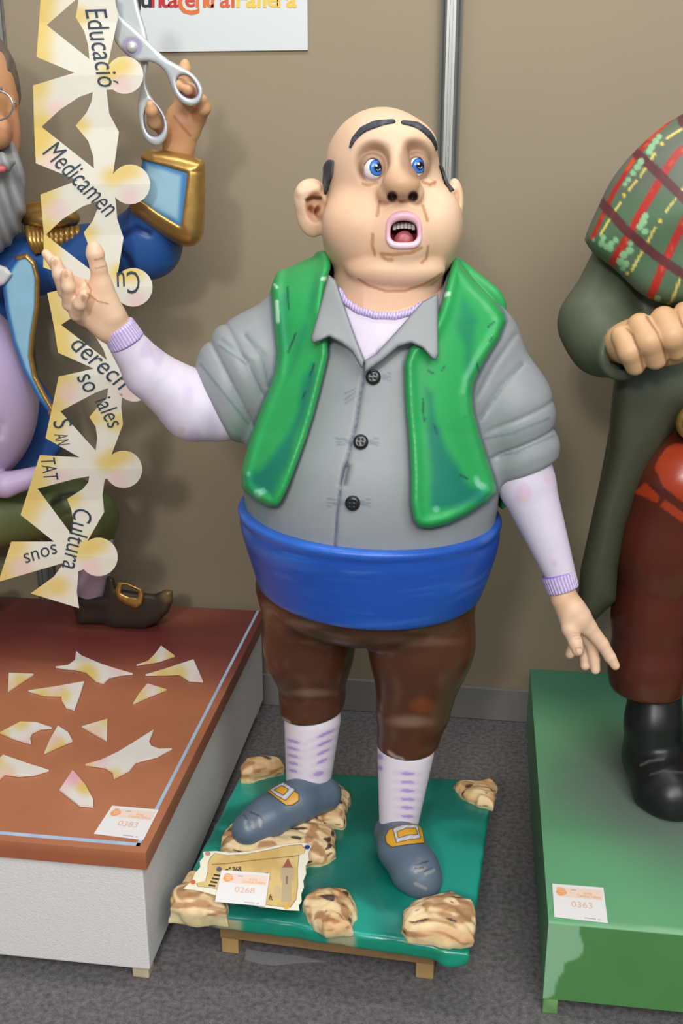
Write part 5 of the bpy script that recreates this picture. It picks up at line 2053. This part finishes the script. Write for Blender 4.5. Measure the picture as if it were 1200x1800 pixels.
def card(c4, num, label, thick=0.0012):
    """c4: world corners TL, TR, BR, BL"""
    c4 = [np.asarray(p, float) for p in c4]
    n = np.cross(c4[1] - c4[0], c4[3] - c4[0])
    n /= np.linalg.norm(n)
    if n[2] < 0:
        n = -n

    def at(u, v, h=0.0):
        p = (c4[0] * (1 - u) + c4[1] * u) * (1 - v) + (c4[3] * (1 - u) + c4[2] * u) * v
        return p + n * h
    root = empty('number_card', at(0.5, 0.5), label, 'number card', 'entry number cards')
    vv = [at(0, 0), at(1, 0), at(1, 1), at(0, 1), at(0, 0, thick), at(1, 0, thick), at(1, 1, thick), at(0, 1, thick)]
    obj('card', np.array(vv), [[3, 2, 1, 0], [4, 5, 6, 7], [0, 1, 5, 4], [1, 2, 6, 5], [2, 3, 7, 6], [3, 0, 4, 7]], m_card, root, smooth=False)

    def quad(name, u0, v0, u1, v1, mat, h):
        obj(name, np.array([at(u0, v0, h), at(u1, v0, h), at(u1, v1, h), at(u0, v1, h)]), [[0, 1, 2, 3]], mat, root, smooth=False)
    quad('header_band', 0.07, 0.09, 0.96, 0.38, m_peach, thick + 0.0002)
    lg = [(0.08 + 0.09 + 0.10 * math.cos(t) * (1.0 + 0.12 * math.sin(5 * t)), 0.23 + 0.13 * math.sin(t) * (1.0 + 0.1 * math.cos(3 * t))) for t in np.linspace(0, 2 * math.pi, 25)[:-1]]
    obj('logo', np.array([at(u, v, thick + 0.0004) for u, v in lg]), [list(range(24))], m_logo, root, smooth=False)
    for k in range(3):
        quad('logo_line', 0.10 + 0.02 * k, 0.15 + 0.06 * k, 0.25 - 0.01 * k, 0.17 + 0.06 * k, m_peach, thick + 0.0006)

    def txt(s, uc, vb, hgt, wdt, mat, bold=0.0):
        v, f = text2d(s, 1.0, 0, bold)
        x0, x1 = v[:, 0].min(), v[:, 0].max()
        y1 = v[:, 1].max()
        obj('print', np.array([at(uc + ((p[0] - x0) / (x1 - x0) - 0.5) * wdt, vb - p[1] / y1 * hgt, thick + 0.0005) for p in v]), f, mat, root, smooth=False)
    txt('Junta', 0.68, 0.26, 0.07, 0.16, m_logo)
    txt('Central Fallera', 0.70, 0.35, 0.08, 0.46, m_logo)
    txt(num, 0.545, 0.66, 0.17, 0.40, m_num, 0.0)
    quad('small_print', 0.36, 0.14, 0.46, 0.165, m_grey, thick + 0.0004)
    quad('small_print', 0.57, 0.93, 0.78, 0.95, m_grey, thick + 0.0004)
    quad('small_print', 0.82, 0.93, 0.87, 0.95, m_grey, thick + 0.0004)
    return root


card([KZ(197, 1417, LZ + 0.001), KZ(279, 1424, LZ + 0.001), KZ(252, 1477, LZ + 0.001), KZ(165, 1466, LZ + 0.001)], '0383', 'white number card 0383 on the copper plinth corner')
card([KZ(970, 1554, RZ + 0.001), KZ(1060, 1561, RZ + 0.001), KZ(1068, 1623, RZ + 0.001), KZ(974, 1612, RZ + 0.001)], '0363', 'white number card 0363 on the green plinth edge')
PZ = [SZ + 0.062, SZ + 0.058, SZ + 0.010, SZ + 0.050]
PC = [KZ(357, 1497, PZ[0]), KZ(545, 1480, PZ[1]), KZ(524, 1602, PZ[2]), KZ(322, 1564, PZ[3])]
# keep the board flat: fit a plane
A_ = np.array(PC)
cA = A_.mean(0)
nA = np.linalg.svd(A_ - cA)[2][2]
nA = nA if nA[2] > 0 else -nA


def PK(px, py, h=0.0):
    d = ray(px, py)
    return CAM + d * (((cA - CAM) @ nA + h) / (d @ nA))


pl = empty('scroll_placard', PK(430, 1560), 'torn-edged parchment scroll placard with small tower, propped on rocks', 'placard')
OUTP = [(357, 1497), (380, 1496), (405, 1499), (430, 1498), (460, 1493), (490, 1486), (520, 1482), (538, 1482), (547, 1488), (541, 1500), (543, 1512), (537, 1522), (538, 1536), (533, 1548), (534, 1560), (529, 1572), (530, 1584), (525, 1592), (526, 1601),
        (505, 1600), (480, 1597), (455, 1594), (430, 1588), (405, 1582), (380, 1574), (350, 1566), (322, 1562), (338, 1548), (342, 1536), (352, 1524), (351, 1514), (358, 1506)]
v, f = sheet(OUTP, 1.0)
obj('board', np.array([PK(a, b, 0.004 * (c - 1)) for a, b, c in v]), f, M('cream_board', (236, 232, 212), rough=0.6), pl, smooth=False)


def decal(name, pts, mat, h):
    v, f = sheet(pts, 0)
    obj(name, np.array([PK(a, b, h) for a, b, c in v]), f, mat, pl, smooth=False)


m_par = M('parchment_print', (222, 194, 128), rough=0.6, col2=(206, 172, 104), c2scale=14)
m_pard = M('parchment_edge_print', (150, 116, 78), rough=0.6)
SCROLL = [(370, 1508), (378, 1500), (400, 1504), (430, 1502), (470, 1495), (505, 1487), (528, 1485), (536, 1492), (534, 1500), (525, 1504), (522, 1530), (523, 1555), (520, 1580), (510, 1594), (480, 1592), (440, 1584), (400, 1570), (372, 1560), (348, 1558), (346, 1552), (362, 1548), (366, 1530), (366, 1518)]
decal('scroll_outline', [(430 + (a - 445) * 1.012 + 15, 1540 + (b - 1540) * 1.02) for a, b in SCROLL], m_pard, 0.0004)
decal('scroll_print', SCROLL, m_par, 0.0008)
decal('scroll_roll_line', [(372, 1519), (400, 1517), (440, 1512), (480, 1508), (526, 1503), (526, 1504.5), (480, 1509.5), (440, 1513.5), (400, 1518.5), (372, 1520.5)], m_pard, 0.0012)
TW = [(494, 1585), (496, 1548), (493, 1546), (494, 1530), (498, 1524), (507, 1508), (514, 1524), (516, 1530), (515, 1546), (512, 1548), (512, 1584)]
decal('tower_print', TW, M('tower_print', (190, 170, 136), rough=0.6), 0.0012)
decal('tower_roof', [(496, 1525), (506, 1508), (514, 1525)], M('tower_roof_print', (156, 92, 74), rough=0.6), 0.0016)
decal('tower_window', [(502, 1540), (506, 1540), (505, 1554), (502, 1554)], m_pard, 0.0016)
decal('foliage_print', [(482, 1560), (490, 1556), (494, 1562), (492, 1580), (484, 1576)], M('foliage_print', (206, 186, 140), rough=0.6), 0.0013)
for pxy, cc in (((365, 1500), (190, 140, 134)), ((540, 1489), (34, 56, 128)), ((339, 1550), (226, 96, 50)), ((503.5, 1594), (226, 180, 66))):
    pts = [(pxy[0] + 4.6 * math.cos(t), pxy[1] + 3.8 * math.sin(t)) for t in np.linspace(0, 2 * math.pi, 15)[:-1]]
    v, f = sheet(pts, 1.0)
    obj('pin', np.array([PK(a, b, 0.003 * c) for a, b, c in v]), f, M('pin_%d_%d_%d' % cc, cc, rough=0.4), pl, smooth=False)


def ptext(s, px, py, size, deg, sx=0.8):
    v, f = text2d(s, 1.0, 0.2, 0.03)
    a = math.radians(deg)
    X, Yv = v[:, 0] * size * sx, v[:, 1] * size
    obj('lettering', np.array([PK(px + p * math.cos(a) + q * math.sin(a), py + p * math.sin(a) - q * math.cos(a), 0.0016) for p, q in zip(X, Yv)]), f, M('dark_print', (58, 50, 44), rough=0.6), pl, smooth=False)


ptext('nº 268.', 396, 1533, 12, -3, 0.85)
decal('emblem_print', [(385 + 5 * math.cos(t), 1528 + 4 * math.sin(t)) for t in np.linspace(0, 6.28, 13)[:-1]], M('emblem_print', (88, 86, 108), rough=0.6), 0.0016)
for k in range(4):
    decal('text_line', [(376 - 3 * k, 1536 + 6 * k), (388 - 3 * k, 1538 + 6 * k), (387 - 3 * k, 1541 + 6 * k), (375 - 3 * k, 1539 + 6 * k)], M('dark_print', (58, 50, 44), rough=0.6), 0.0016)
decal('text_line', [(455, 1535), (471, 1534), (471, 1537), (455, 1538)], M('dark_print', (58, 50, 44), rough=0.6), 0.0016)
ptext('h.', 472, 1581, 13, 5, 0.8)


card([PK(389, 1530, 0.004), PK(474, 1536, 0.004), PK(466, 1593.5, 0.004), PK(377.5, 1585.5, 0.004)], '0268', 'white number card 0268 over the parchment scroll placard')

# plastic scraps left on the carpet
m_plas = M('clear_plastic', (190, 190, 192), rough=0.2)
m_plas.node_tree.nodes['Principled BSDF'].inputs['Alpha'].default_value = 0.22
p0, p1, p2, p3 = KZ(378, 1672, 0.03), KZ(391, 1674, 0.002), KZ(380, 1716, 0.001), KZ(374, 1682, 0.002)
pp = np.array([p0, p1, p2, p3, KZ(382, 1690, 0.016)])
o = obj('plastic_scrap', np.concatenate([pp, pp - np.array([0, 0, 0.0006])]), [[0, 4, 3], [0, 1, 4], [1, 2, 4], [2, 3, 4], [8, 9, 5], [9, 6, 5], [9, 7, 6], [9, 8, 7], [0, 3, 8, 5], [3, 2, 7, 8], [2, 1, 6, 7], [1, 0, 5, 6]], m_plas, None, smooth=False)
tag(o, 'crumpled clear plastic scrap on the carpet beside the pallet', 'plastic scrap')
q = [KZ(432, 1668, 0.0008), KZ(470, 1674, 0.0008), KZ(520, 1680, 0.0008), KZ(575, 1690, 0.0008), KZ(530, 1692, 0.0008), KZ(480, 1697, 0.0008), KZ(452, 1693, 0.0008), KZ(430, 1686, 0.0008)]
q = np.array(q)
n = len(q)
o = obj('plastic_sheet', np.concatenate([q, q - np.array([0, 0, 0.0006])]), [list(range(n)), [n + i for i in range(n)][::-1]] + [[i, (i + 1) % n, n + (i + 1) % n, n + i] for i in range(n)], m_plas, None, smooth=False)
tag(o, 'thin clear plastic sheet lying flat under the wooden pallet', 'plastic sheet')
